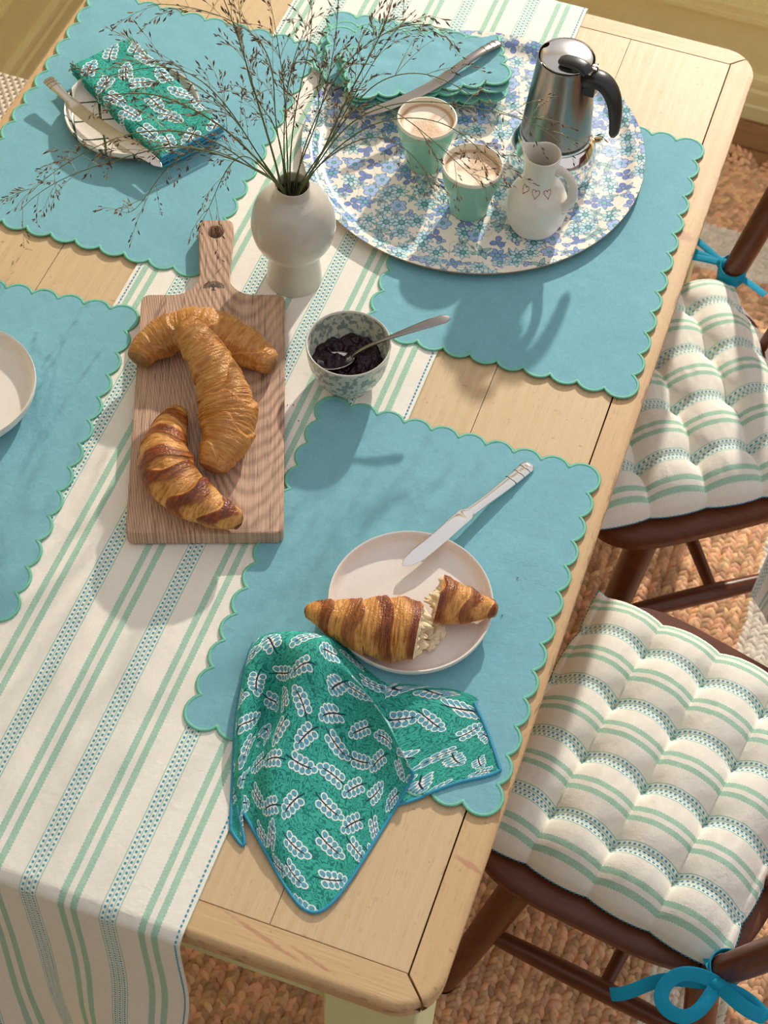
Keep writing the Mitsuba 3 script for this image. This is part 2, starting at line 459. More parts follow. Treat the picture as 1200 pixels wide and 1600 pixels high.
M = {
    'pine_wood': bumped(mb(proc(pine), 0.48, 0.35), lambda p, n, uv: noise(uv.x * 700, uv.y * 18), 0.00018),
    'pine_frame': bumped(mb(proc(pine_knot), 0.48, 0.35), lambda p, n, uv: noise(uv.x * 700, uv.y * 18) + 0.8 * noise(uv.x * 90, uv.y * 12), 0.0002),
    'acacia': bumped(mb(proc(walnut), 0.5, 0.3), lambda p, n, uv: noise(uv.x * 900, uv.y * 22), 0.0002),
    'dark_wood': mb(proc(darkwood), 0.32, 0.35, clearcoat=0.2, clearcoat_gloss=0.85),
    'stripe_fabric': bumped(mb(proc(stripes), 0.85, 0.2, sheen=0.35), weave, 0.00035),
    'aqua_cloth': bumped(mb(proc(aqua), 0.85, 0.2, sheen=0.6), weave, 0.00035),
    'green_thread': mb((0.15, 0.47, 0.345), 0.6, 0.4, sheen=0.5),
    'blue_thread': mb((0.03, 0.27, 0.42), 0.6, 0.4, sheen=0.4),
    'sprig_cloth': bumped(mb(proc(sprigs), 0.8, 0.2, sheen=0.3), weave, 0.0003),
    'floral_laminate': mb(proc(floral), 0.22, 0.5, clearcoat=0.5, clearcoat_gloss=0.9),
    'tray_edge': mb((0.40, 0.27, 0.16), 0.6),
    'white_glaze': mb((0.72, 0.67, 0.59), 0.22, 0.5),
    'cream_glaze': mb((0.52, 0.475, 0.405), 0.13, 0.5),
    'plate_glaze': mb(proc(speckle), 0.25, 0.5),
    'grid_glaze': mb(proc(gridlines), 0.22, 0.5),
    'terracotta': mb((0.32, 0.12, 0.06), 0.7),
    'cup_green': mb((0.25, 0.50, 0.37), 0.22, 0.5),
    'cup_cream': mb((0.72, 0.66, 0.54), 0.25, 0.5),
    'coffee_foam': mb(proc(foam), 0.65, 0.3),
    'speckled_glaze': mb(proc(glaze), 0.18, 0.5),
    'jam_gel': mb((0.016, 0.003, 0.008), 0.07, 0.32),
    'steel': mb((0.60, 0.57, 0.54), 0.20, 0.5, metallic=1.0),
    'satin_steel': mb((0.31, 0.285, 0.26), 0.24, 0.5, metallic=1.0),
    'mirror_steel': mb((0.86, 0.84, 0.80), 0.08, 0.5, metallic=1.0),
    'black_plastic': mb((0.022, 0.021, 0.021), 0.38, 0.5),
    'brass': mb((0.55, 0.40, 0.20), 0.3, 0.5, metallic=1.0),
    'red_print': mb((0.30, 0.06, 0.05), 0.4),
    'burn_mark': mb((0.035, 0.022, 0.015), 0.7),
    'crust': bumped(mb(VC, 0.38, 0.4, clearcoat=0.15, clearcoat_gloss=0.8), lambda p, n, uv: fbm(p.x * 800, p.y * 800, p.z * 800, octaves=2), 0.0011),
    'crumb_paste': mb(VC, 0.8, 0.2),
    'grass_stem': mb((0.105, 0.13, 0.045), 0.6),
    'grass_twig': mb((0.26, 0.24, 0.12), 0.6),
    'grass_seed': mb(VC, 0.6),
    'jute': mb(VC, 0.8, 0.2, sheen=0.3),
    'rug_base': mb((0.16, 0.085, 0.04), 0.95, 0.1),
    'oak_floor': mb(proc(oakfloor), 0.4, 0.4),
    'olive_paint': mb((0.78, 0.68, 0.35), 0.55, 0.3),
    'deep_green_paint': mb((0.07, 0.08, 0.055), 0.6, 0.3),
    'white_paint': mb((0.62, 0.56, 0.45), 0.6, 0.3),
    'pale_green_paint': mb((0.70, 0.72, 0.40), 0.5, 0.3),
    'cord_white': mb((0.66, 0.58, 0.48), 0.8, 0.2),
    'blue_ribbon': bumped(mb((0.004, 0.28, 0.45), 0.75, 0.3, sheen=0.5), lambda p, n, uv: noise(p.x * 900, p.y * 900, p.z * 900), 0.0003),
}
scene.update(M)

# ------------------------------------------------------------------ lamp beyond the window
LK = thing('studio_lamp', 'round studio lamp shining in through the window opening', 'lamp')
_lm = np.eye(4)
_d = (LAMP_TO - LAMP_AT) / np.linalg.norm(LAMP_TO - LAMP_AT)
_lm = frame(LAMP_AT, _d)
scene[LK + '__bulb'] = {'type': 'disk', 'to_world': T(_lm.tolist()) @ T().scale([0.05, 0.05, 1]), 'bsdf': {'type': 'ref', 'id': 'white_paint'},
                        'emitter': {'type': 'area', 'radiance': {'type': 'rgb', 'value': [LAMP_POWER * c for c in LAMP_COLOR]}}}
add(LK + '__reflector', lathe([(0.02, -0.16), (0.06, -0.14), (0.075, -0.02), (0.075, 0.0), (0.072, 0.0), (0.068, -0.02), (0.054, -0.13), (0.0, -0.15)], 32), 'black_plastic', xf=_lm, up=0)
add(LK + '__stand', sweep([LAMP_AT + [0, 0.12, 0.03], LAMP_AT * [1, 1, 0] + [0, 0.14, 0]], 0.015, 10), 'black_plastic', up=0)

# ------------------------------------------------------------------ room
YB, XL, YF, HW, HB = 2.126, -1.345, -1.9, 3.0, 2.03
wall = box(XL - 0.12, 3.2, YB, YB + 0.12, 0, HB) - box(-0.95, 0.80, YB - 0.1, YB + 0.3, 0.53, 1.95)
add(struct('wall_back', 'olive painted wall with panel moulding'), wall, 'olive_paint', up=0)
add(struct('wall_left', 'olive painted wall with panel moulding'), box(XL - 0.12, XL, YF, YB, 0, HB), 'olive_paint', up=0)
add(struct('wall_front'), box(XL - 0.12, 1.2, YF - 0.12, YF, 0, HW), 'deep_green_paint', up=0)
wf = (box(-1.0, 0.85, YB - 0.03, YB + 0.02, 0.49, 2.00) - box(-0.95, 0.80, YB - 0.2, YB + 0.3, 0.53, 1.95))
add(struct('window_1'), wf, 'olive_paint', up=0)

PROF = np.array([(0, 0), (0.020, 0), (0.020, 0.030), (0.0165, 0.034), (0.0165, 0.062), (0.012, 0.068), (0.014, 0.076), (0.011, 0.088), (0.004, 0.094), (0.0, 0.095)])


def skirting(length):
    m = m3.Manifold.extrude(poly_cs(PROF), length)         # x out of the wall, y up, z along
    return to_tm(m)


s = skirting(4.4)
s.vertices = np.stack([XL + s.vertices[:, 2], YB - s.vertices[:, 0], s.vertices[:, 1]], 1)
s.invert()
add(struct('baseboard_back'), s, 'olive_paint', up=0)
s = skirting(4.3)
s.vertices = np.stack([XL + s.vertices[:, 0], YB - s.vertices[:, 2], s.vertices[:, 1]], 1)
s.invert()
add(struct('baseboard_left'), s, 'olive_paint', up=0)


def moulding(x0, x1, z0, z1):
    """A raised frame in the (x, z) plane, 0 at the wall, out along +y."""
    c = lambda i: poly_cs(np.array([(x0 + i, z0 + i), (x1 - i, z0 + i), (x1 - i, z1 - i), (x0 + i, z1 - i)]))
    out = None
    for a, b, h in ((0, 0.044, 0.006), (0.005, 0.036, 0.012), (0.009, 0.018, 0.017), (0.030, 0.036, 0.015)):
        m = m3.Manifold.extrude(c(a) - c(b), h)
        out = m if out is None else out + m
    t = to_tm(out)
    return t


for x0, x1 in ((-1.12, -0.62 + 1.34), (0.86, 2.2)):
    t = moulding(x0, x1, 0.205, 0.455)
    t.vertices = np.stack([t.vertices[:, 0], YB - t.vertices[:, 2], t.vertices[:, 1]], 1)
    add('wall_back__panel_moulding', t, 'olive_paint', up=0)
for y0, y1 in ((1.0, 1.97), (-0.2, 0.86)):
    t = moulding(y0, y1, 0.205, 0.88)
    t.vertices = np.stack([XL + t.vertices[:, 2], t.vertices[:, 0], t.vertices[:, 1]], 1)
    t.invert()
    add('wall_left__panel_moulding', t, 'olive_paint', up=0)

# floor: herringbone blocks where the picture shows them
add(struct('floor', 'herringbone oak parquet'), box(XL - 0.1, 3.2, YF, YB, -0.03, -0.004), 'oak_floor', uvf=xy, up=0)
rng = np.random.default_rng(5)
BW, BL = 0.07, 0.28


def block(rot, x, y, key):
    sx, sy = (BL, BW) if rot else (BW, BL)
    m = box(x + 0.0006, x + sx - 0.0006, y + 0.0006, y + sy - 0.0006, -0.012, 0.0, 0.0012)
    o = rng.uniform(0, 9, 2)
    add(key, m, 'oak_floor', uvf=(lambda v: v[:, [1, 0]] + o) if rot else (lambda v: v[:, :2] + o), up=0)


nb = 0
for a in range(-40, 60):
    for b in range(-14, 14):
        # herringbone unit: one upright and one lying block per step of a diagonal stair
        x0, y0 = a * BW + b * 0.0, a * BW + b * 2 * BL
        y0 -= 0.14
        for rot, dx, dy in ((0, 0, 0), (1, BW, BL - BW)):
            x, y = x0 + dx - 0.03, y0 + dy - (BL if rot else 0) * 0 - 0
            cx, cy = x + (BL if rot else BW) / 2, y + (BW if rot else BL) / 2
            if (-0.30 < cx < 0.75 and 1.78 < cy < YB + 0.05) or (XL - 0.1 < cx < -0.80 and 1.15 < cy < YB + 0.05):
                if nb < 280:
                    block(rot, x, y, 'floor__oak_block')
                    nb += 1

# ------------------------------------------------------------------ braided rug
RX0, RX1, RY0, RY1 = -0.95, 0.49, -0.62, 1.957
RK = thing('braided_rug', 'braided jute rug with a cream band and scalloped edge under the table and chairs', 'rug')
ico = trimesh.creation.icosahedron()
ICV, ICF = np.array(ico.vertices), np.array(ico.faces)
rng = np.random.default_rng(11)


def lumps(cx, cy, ang, tone, size):
    """Plait lumps at (cx, cy), long axis at ang."""
    n = len(cx)
    L = 0.0106 * size * rng.uniform(0.85, 1.15, n)
    W = 0.0062 * size * rng.uniform(0.9, 1.15, n)
    H = 0.0052 * rng.uniform(0.9, 1.15, n)
    ca, sa = np.cos(ang), np.sin(ang)
    x, y, z = (ICV[None, :, k] for k in range(3))
    lx, ly = x * L[:, None], y * W[:, None]
    lz = z * H[:, None] + 0.28 * lx                                   # one end dives under the next lump
    v = np.stack([cx[:, None] + lx * ca[:, None] - ly * sa[:, None], cy[:, None] + lx * sa[:, None] + ly * ca[:, None], 0.0115 + lz + rng.normal(0, 0.0008, n)[:, None]], -1)
    f = (ICF[None] + (np.arange(n) * 12)[:, None, None]).reshape(-1, 3)
    c = np.repeat(tone, 12, 0)
    return v.reshape(-1, 3), f, c


def tones(n, white):
    tan = np.array([0.72, 0.435, 0.25]) * rng.uniform(0.62, 1.30, (n, 1)) * (1 + rng.normal(0, 0.04, (n, 3)))
    wht = np.array([0.74, 0.67, 0.57]) * rng.uniform(0.86, 1.12, (n, 1)) * (1 + rng.normal(0, 0.02, (n, 3)))
    return np.clip(np.where(white[:, None], wht, tan), 0, 0.95)


def braid_rows():
    pitch, width = 0.0098, 0.0182
    cx, cy, an = [], [], []
    # side parallel rows: right-hand half runs along y, the far end along x, mitred
    for k in range(int((RX1 - RX0) / width)):
        x = RX1 - (k + 0.5) * width
        d = RX1 - x
        if x < RX0:
            continue
        ys = np.arange(RY0, RY1 - d, pitch) + rng.uniform(0, pitch)
        if d > 0.75:
            ys = ys[ys < RY1 - 0.75]
        for sgn in (-1, 1):
            yy = ys + (pitch / 2 if sgn > 0 else 0)
            m = len(yy)
            cx.append(x + sgn * 0.0047 + rng.normal(0, 0.0008, m)); cy.append(yy + rng.normal(0, 0.0008, m)); an.append(np.pi / 2 - sgn * 0.62 + rng.normal(0, 0.17, m))
    for k in range(int(0.75 / width)):
        y = RY1 - (k + 0.5) * width
        d = RY1 - y
        xs = np.arange(RX0, RX1 - d, pitch) + rng.uniform(0, pitch)
        for sgn in (-1, 1):
            xx = xs + (pitch / 2 if sgn > 0 else 0)
            m = len(xx)
            cx.append(xx); cy.append(y + sgn * 0.0047 + rng.normal(0, 0.0008, m)); an.append(sgn * 0.62 + rng.normal(0, 0.17, m))
    return np.concatenate(cx), np.concatenate(cy), np.concatenate(an)


cx, cy, an = braid_rows()
dist = np.minimum(RX1 - cx, RY1 - cy)
white = (dist > 0.160) & (dist < 0.272)
for nm, sel in (('tan_braid', ~white), ('cream_braid', white)):
    v, f, c = lumps(cx[sel], cy[sel], an[sel], tones(sel.sum(), white[sel]), 1.0)
    k = add(RK + '__' + nm, (v, f), 'jute', smooth=True, col=c, up=0)
    stuff(k, {'tan_braid': 'tan jute plaits', 'cream_braid': 'cream plaited band'}[nm])
add(RK + '__backing', box(RX0, RX1, RY0, RY1, 0, 0.0085), 'rug_base', up=0)
hx, hy, ha = [], [], []
for k in range(13):
    for side in (0, 1):
        c0 = np.array([RX1 - 0.075 - k * 0.112, RY1]) if side == 0 else np.array([RX1, RY1 - 0.075 - k * 0.112])
        if side == 0:
            c0[0] = -0.033 + 0.112 * (4 - k)
        for r in (0.045, 0.024, 0.006):
            m = max(3, int(math.pi * r / 0.0108))
            th = np.linspace(0, math.pi, m) + (0 if side == 0 else -math.pi / 2)
            for sg in (-1, 1):
                hx.append(c0[0] + (r + sg * 0.0052) * np.cos(th)); hy.append(c0[1] + (r + sg * 0.0052) * np.sin(th)); ha.append(th + np.pi / 2 - sg * 0.6)
hx, hy, ha = map(np.concatenate, (hx, hy, ha))
v, f, c = lumps(hx, hy, ha, tones(len(hx), np.zeros(len(hx), bool)), 1.0)
stuff(add(RK + '__scalloped_border', (v, f), 'jute', smooth=True, col=c, up=0), 'scalloped jute border')

# ------------------------------------------------------------------ table
TK = thing('dining_table', 'pale pine table with rounded corners and green painted legs, laid for breakfast', 'table')
TW, TL = 0.88, 1.377
out = rrect(TW, TL, 0.045, 10) + [-TW / 2, TL / 2]
top = mslab(poly_cs(out), -0.030, 0.0, 0.0085, 12)
xi0, xi1, yi0, yi1 = -TW + 0.034, -0.034, 0.0355, TL - 0.0335
g = 0.0007


def prism(p):
    return m3.Manifold.extrude(poly_cs(p), 0.2).translate((0, 0, -0.1))


frames = {
    'side_rail': [[(xi1 + 2 * g, yi0), (0.2, -0.20 + 0.0), (0.2, TL + 0.2), (xi1 + 2 * g, yi1)], [(xi0 - g, yi0), (xi0 - g, yi1), (-TW - 0.2, TL + 0.2), (-TW - 0.2, -0.2)]],
    'end_rail': [[(xi0, yi0 - g), (-TW - 0.2 + 0.0, -0.2 - g * 0), (0.2 - 0.002, -0.2), (xi1 - 0.0012, yi0 - g)], [(xi0, yi1 + g), (xi1 - 0.0012, yi1 + g), (0.2 - 0.002, TL + 0.2), (-TW - 0.2, TL + 0.2)]],
}
rng = np.random.default_rng(3)
for nm, ps in frames.items():
    for p in ps:
        m = top ^ prism(np.array(p))
        o = rng.uniform(0, 5, 2)
        add(TK + '__' + nm, m, 'pine_frame', smooth=40, uvf=(lambda v: v[:, :2] + o) if nm == 'side_rail' else (lambda v: v[:, [1, 0]] + o))
nbd = 6
wb = (xi1 - xi0) / nbd
for k in range(nbd):
    m = box(xi0 + k * wb + 0.0003, xi0 + (k + 1) * wb - 0.0003, yi0 + 0.0003, yi1 - 0.0003, -0.022, -0.0002, 0.0006)
    o = rng.uniform(0, 5, 2)
    add(TK + '__board', m, 'pine_wood', uvf=lambda v: v[:, :2] + o)
add(TK + '__underframe', box(xi0 - 0.01, xi1 + 0.01, yi0 - 0.01, yi1 + 0.01, -0.0295, -0.023), 'pine_wood', uvf=xy)
for x in (-0.108, -TW + 0.015):
    for y in (0.012, TL - 0.105):
        c = rrect(0.093, 0.093, 0.004, 3) + [x + 0.0465, y + 0.0465]
        add(TK + '__leg', mslab(poly_cs(c), -TZ + (0.020 if True else 0), -0.0305, 0.002, 2), 'pale_green_paint')
for p in ((-0.104 - 0.65, -0.112, 0.03, 0.052), (-0.104 - 0.65, -0.112, TL - 0.052, TL - 0.03)):
    add(TK + '__apron', box(p[0], p[1], p[2], p[3], -0.13, -0.0305, 0.002), 'pale_green_paint')
for x in (-0.055, -TW + 0.035):
    add(TK + '__apron', box(x, x + 0.022, 0.108, TL - 0.108, -0.13, -0.0305, 0.002), 'pale_green_paint')

# ------------------------------------------------------------------ runner
NK = thing('table_runner', 'cream table runner with green stripes and blue dotted bands, hanging over the near end', 'table runner')
r_ = 0.011
path = [(TL + r_ + 0.001, -0.16)]
path += [(TL - 0.004 + (r_ + 0.005) * math.cos(a), -0.0105 + 0.012 * math.sin(a)) for a in np.linspace(0, math.pi / 2, 8)]
path += [(y, 0.0015) for y in np.linspace(TL - 0.03, 0.02, 70)]
path += [(0.005 - (r_ + 0.005) * math.sin(a), -0.0105 + 0.012 * math.cos(a)) for a in np.linspace(0, math.pi / 2, 9)]
path += [(-0.0112, z) for z in np.linspace(-0.03, -0.402, 48)]
path = np.array(path)
sl = np.concatenate([[0], np.cumsum(np.linalg.norm(np.diff(path, axis=0), axis=1))])
X = np.linspace(-0.6155, -0.2395, 60)
P = np.zeros((len(path), len(X), 3))
P[..., 0] = X[None]
P[..., 1:] = path[:, None]
hang = np.clip((-path[:, 1] - 0.02) / 0.38, 0, 1) * (path[:, 0] < 0.5)
P[..., 1] -= (hang[:, None] ** 0.8) * (0.010 + 0.012 * (1 + np.sin(X[None] * 38 + 1.2)) * hang[:, None])
P[..., 0] += hang[:, None] * (0.012 * np.sin(hang[:, None] * 7 + 0.3) * ((X[None] + 0.62) / 0.376) ** 2)
topm = (path[:, 1] > 0)[:, None]
P[..., 2] += topm * 0.0004 * (1 + 2 * nz(np.stack([P[..., 0], P[..., 1], P[..., 0] * 0], -1), 30))
uvr = np.stack([np.broadcast_to(X[None] + 0.3126, P.shape[:2]), np.broadcast_to(sl[:, None], P.shape[:2])], -1).reshape(-1, 2)
add(NK + '__cloth', grid(P), 'stripe_fabric', smooth=True, uv=uvr)
st = []
for col_, sg in ((-2, 1), (1, -1)):
    ln = P[:, col_] * 0.75 + P[:, -1 if col_ == -2 else 0] * 0.25
    ss = np.concatenate([[0], np.cumsum(np.linalg.norm(np.diff(ln, axis=0), axis=1))])
    for q in np.arange(0.004, ss[-1] - 0.004, 0.0052):
        a = np.array([np.interp(q + d, ss, ln[:, k]) for d in (0, 0.0026) for k in range(3)]).reshape(2, 3)
        st.append(sweep(a, 0.0011, 5, flat=(1, 0.75)))
stuff(add(NK + '__hem_stitching', cat(st), 'blue_thread', smooth=False), 'blue stitched hem')

# ------------------------------------------------------------------ scalloped placemats


def scallop_outline(w, h, nx, ny, d=0.0095, sides='tlbr', n=10):
    """Outline (counter-clockwise) of a w x h cloth whose sides carry arcs, with a lobe at each corner."""
    R = 0.0195
    lx = R + math.sqrt(max(R * R - (R - d) ** 2, 0))
    pts = []

    def arcs(p, q, k, nrm):
        p, q = np.array(p), np.array(q)
        for i in range(k):
            a, b = p + (q - p) * i / k, p + (q - p) * (i + 1) / k
            c = np.linalg.norm(b - a)
            rad = c * c / (8 * d) + d / 2
            ctr = (a + b) / 2 - np.array(nrm) * (rad - d)
            half = math.asin(min(1, c / 2 / rad))
            base = math.atan2(nrm[1], nrm[0])
            for t in np.linspace(-half, half, n)[:-1]:
                pts.append(ctr + rad * np.array([math.cos(base + t), math.sin(base + t)]))

    def lobe(cx, cy, a0):
        half = math.acos((R - d) / R)
        span0, span1 = a0 - (math.pi / 2 - math.asin((R - d) / R)) + 0.0, a0 + math.pi / 2 + (math.pi / 2 - math.asin((R - d) / R))
        for t in np.linspace(span0, span1, 3 * n)[:-1]:
            pts.append(np.array([cx + R * math.cos(t), cy + R * math.sin(t)]))

    W, H = w / 2, h / 2
    arcs((W - d, -H + lx), (W - d, H - lx), ny, (1, 0)); lobe(W - R, H - R, 0)
    arcs((W - lx, H - d), (-W + lx, H - d), nx, (0, 1)); lobe(-W + R, H - R, math.pi / 2)
    arcs((-W + d, H - lx), (-W + d, -H + lx), ny, (-1, 0)); lobe(-W + R, -H + R, math.pi)
    arcs((-W + lx, -H + d), (W - lx, -H + d), nx, (0, -1)); lobe(W - R, -H + R, 3 * math.pi / 2)
    return np.array(pts)


def resample(p, step):
    p = np.vstack([p, p[:1]])
    s = np.concatenate([[0], np.cumsum(np.linalg.norm(np.diff(p, axis=0), axis=1))])
    u = np.arange(0, s[-1], step)
    return np.stack([np.interp(u, s, p[:, k]) for k in range(p.shape[1])], 1)


def thread_edge(loop, r=0.0019, step=0.00085, inward=0.0012):
    """Satin-stitched rim along a closed 3-D loop: rings of alternating thickness."""
    q = resample(loop, step)
    n = len(q)
    rad = r * np.where(np.arange(n) % 2 == 0, 1.0, 0.80)
    return sweep(q, rad, 6, flat=(1.15, 0.62), closed=True)


def cloth_sheet(outline, warp, thick=0.0009, cell=0.012, z=0.0):
    m = m3.Manifold.extrude(poly_cs(outline), thick).refine_to_length(cell)
    t = to_tm(m)
    uv = t.vertices[:, :2].copy()
    t.vertices = warp(t.vertices)
    return t, uv


MATW, MATH = 0.325, 0.437
MAT_OUT = scallop_outline(MATW, MATH, 8, 11)


def placemat(label, cx, cy, a, z, seed, amp=0.0007, lift=()):
    k = thing('placemat', label, 'placemat', 'scalloped aqua placemats')
    m = rotz(a, cx, cy)

    def warp(v):
        w = v @ m[:3, :3].T + m[:3, 3]
        q = np.stack([v[:, 0], v[:, 1], np.full(len(v), seed * 3.7)], 1)
        ridge = np.abs(nz(q * [1.0, 0.45, 1], 11, seed)) * 2
        h = amp * (1.2 * nz(q, 14, seed) + 1.2 + 1.3 * np.clip(1 - ridge * 6, 0, 1) + 0.4 * nz(q, 50, seed))
        for lx, ly, lr, lh in lift:
            h = h + lh * np.exp(-((v[:, 0] - lx) ** 2 + (v[:, 1] - ly) ** 2) / lr ** 2)
        w[:, 2] = z + v[:, 2] + h
        return w

    t, uv = cloth_sheet(MAT_OUT, warp)
    t2 = trimesh.graph.smooth_shade(trimesh.Trimesh(np.hstack([t.vertices]), t.faces, process=False), angle=np.radians(40), facet_minarea=None)
    uvf = lambda v: (v - m[:3, 3])[:, :2] @ m[:2, :2]
    add(k + '__cloth', t2, 'aqua_cloth', smooth=True, uv=uvf(t2.vertices))
    loop = warp(np.column_stack([MAT_OUT, np.full(len(MAT_OUT), 0.0006)]))
    add(k + '__embroidered_edge', thread_edge(loop), 'green_thread', smooth=True)
    return k


placemat('aqua scalloped placemat under the plate with the torn croissant', -0.1725, 0.419, 0.031, 0.0020, 1)
placemat('aqua scalloped placemat partly under the round floral tray', -0.182, 0.958, 0.047, 0.0020, 2)
placemat('aqua scalloped placemat under the plain white plate, left of the wooden board', -0.718, 0.440, 0.110, 0.0020, 3)
placemat('aqua scalloped placemat under the plate with the folded green napkin', -0.704, 0.957, 0.020, 0.0020, 4)

# ------------------------------------------------------------------ chopping board
BA = math.radians(21.0)
BM = rotz(BA, -0.4453, 0.5546, 0.0036)
BW2, BL2, BT = 0.0826, 0.1660, 0.0205
half = [(BW2 - 0.008, -BL2)] + [(BW2 - 0.008 + 0.008 * math.sin(a), -BL2 + 0.008 - 0.008 * math.cos(a)) for a in np.linspace(0, math.pi / 2, 6)[1:]]
half += [(BW2, BL2 - 0.010)] + [(BW2 - 0.010 + 0.010 * math.cos(a), BL2 - 0.010 + 0.010 * math.sin(a)) for a in np.linspace(0, math.pi / 2, 6)[1:]]
NKW = 0.0170
half += [(NKW + 0.030 - 0.030 * math.sin(a), BL2 + 0.030 - 0.030 * math.cos(a)) for a in np.linspace(0, math.pi / 2 * 0.96, 10)]
half += [(0.0185, BL2 + 0.065), (0.0205, BL2 + 0.100)] + [(0.0135 + 0.0072 * math.cos(a), BL2 + 0.108 + 0.010 * math.sin(a)) for a in np.linspace(0, math.pi / 2, 6)]
half = np.array(half)
bo = np.vstack([half, (half * [-1, 1])[::-1]])
hole = m3.CrossSection.circle(0.0092, 36).translate((0.0, BL2 + 0.098))
BK = thing('chopping_board', 'walnut brown wooden chopping board with a pierced handle, holding three croissants', 'chopping board')
add(BK + '__board', mslab(poly_cs(bo) - hole, 0, BT, 0.0022, 3), 'acacia', smooth=40, uvf=lambda v: v[:, :2] + [0.02, 0.0], xf=BM)
# the burnt tree mark: a trunk, forking boughs and a half-round crown of leaf dots
em = [m3.Manifold.extrude(poly_cs([(-0.0012, -0.004), (0.0012, -0.004), (0.0008, 0.002), (-0.0008, 0.002)]), 0.0003),
      m3.Manifold.extrude(poly_cs([(-0.003, -0.0044), (0.003, -0.0044), (0.0014, -0.0034), (-0.0014, -0.0034)]), 0.0003)]
rng = np.random.default_rng(8)
for a in np.linspace(0.25, math.pi - 0.25, 7):
    d = np.array([math.cos(a), math.sin(a)])
    nn = np.array([-d[1], d[0]]) * 0.00035
    p0, p1 = np.array([0, 0.0005]), np.array([0, 0.0005]) + d * [0.010, 0.0085]
    em.append(m3.Manifold.extrude(poly_cs([p0 - nn, p1 - nn * 0.6, p1 + nn * 0.6, p0 + nn]), 0.0003))
for rr in (0.4, 0.55, 0.7, 0.85, 1.0):
    for a in np.linspace(0.02, math.pi - 0.02, int(6 + 16 * rr)):
        c = np.array([0.0118 * rr * math.cos(a), 0.0100 * rr * math.sin(a) - 0.0006])
        em.append(m3.Manifold.extrude(m3.CrossSection.circle(0.00068, 6).translate(tuple(c)), 0.0003))
em = cat([to_tm(e) for e in em])
em.vertices += [0, BL2 + 0.010, BT - 0.00005]
add(BK + '__tree_emblem', em, 'burn_mark', smooth=False, xf=BM)
labels[BK + '__tree_emblem'] = {'label': 'dark burnt-in tree mark'}

# ------------------------------------------------------------------ croissants
GOLD, PALE, DARK = np.array([0.60, 0.225, 0.034]), np.array([0.74, 0.43, 0.15]), np.array([0.23, 0.048, 0.006])


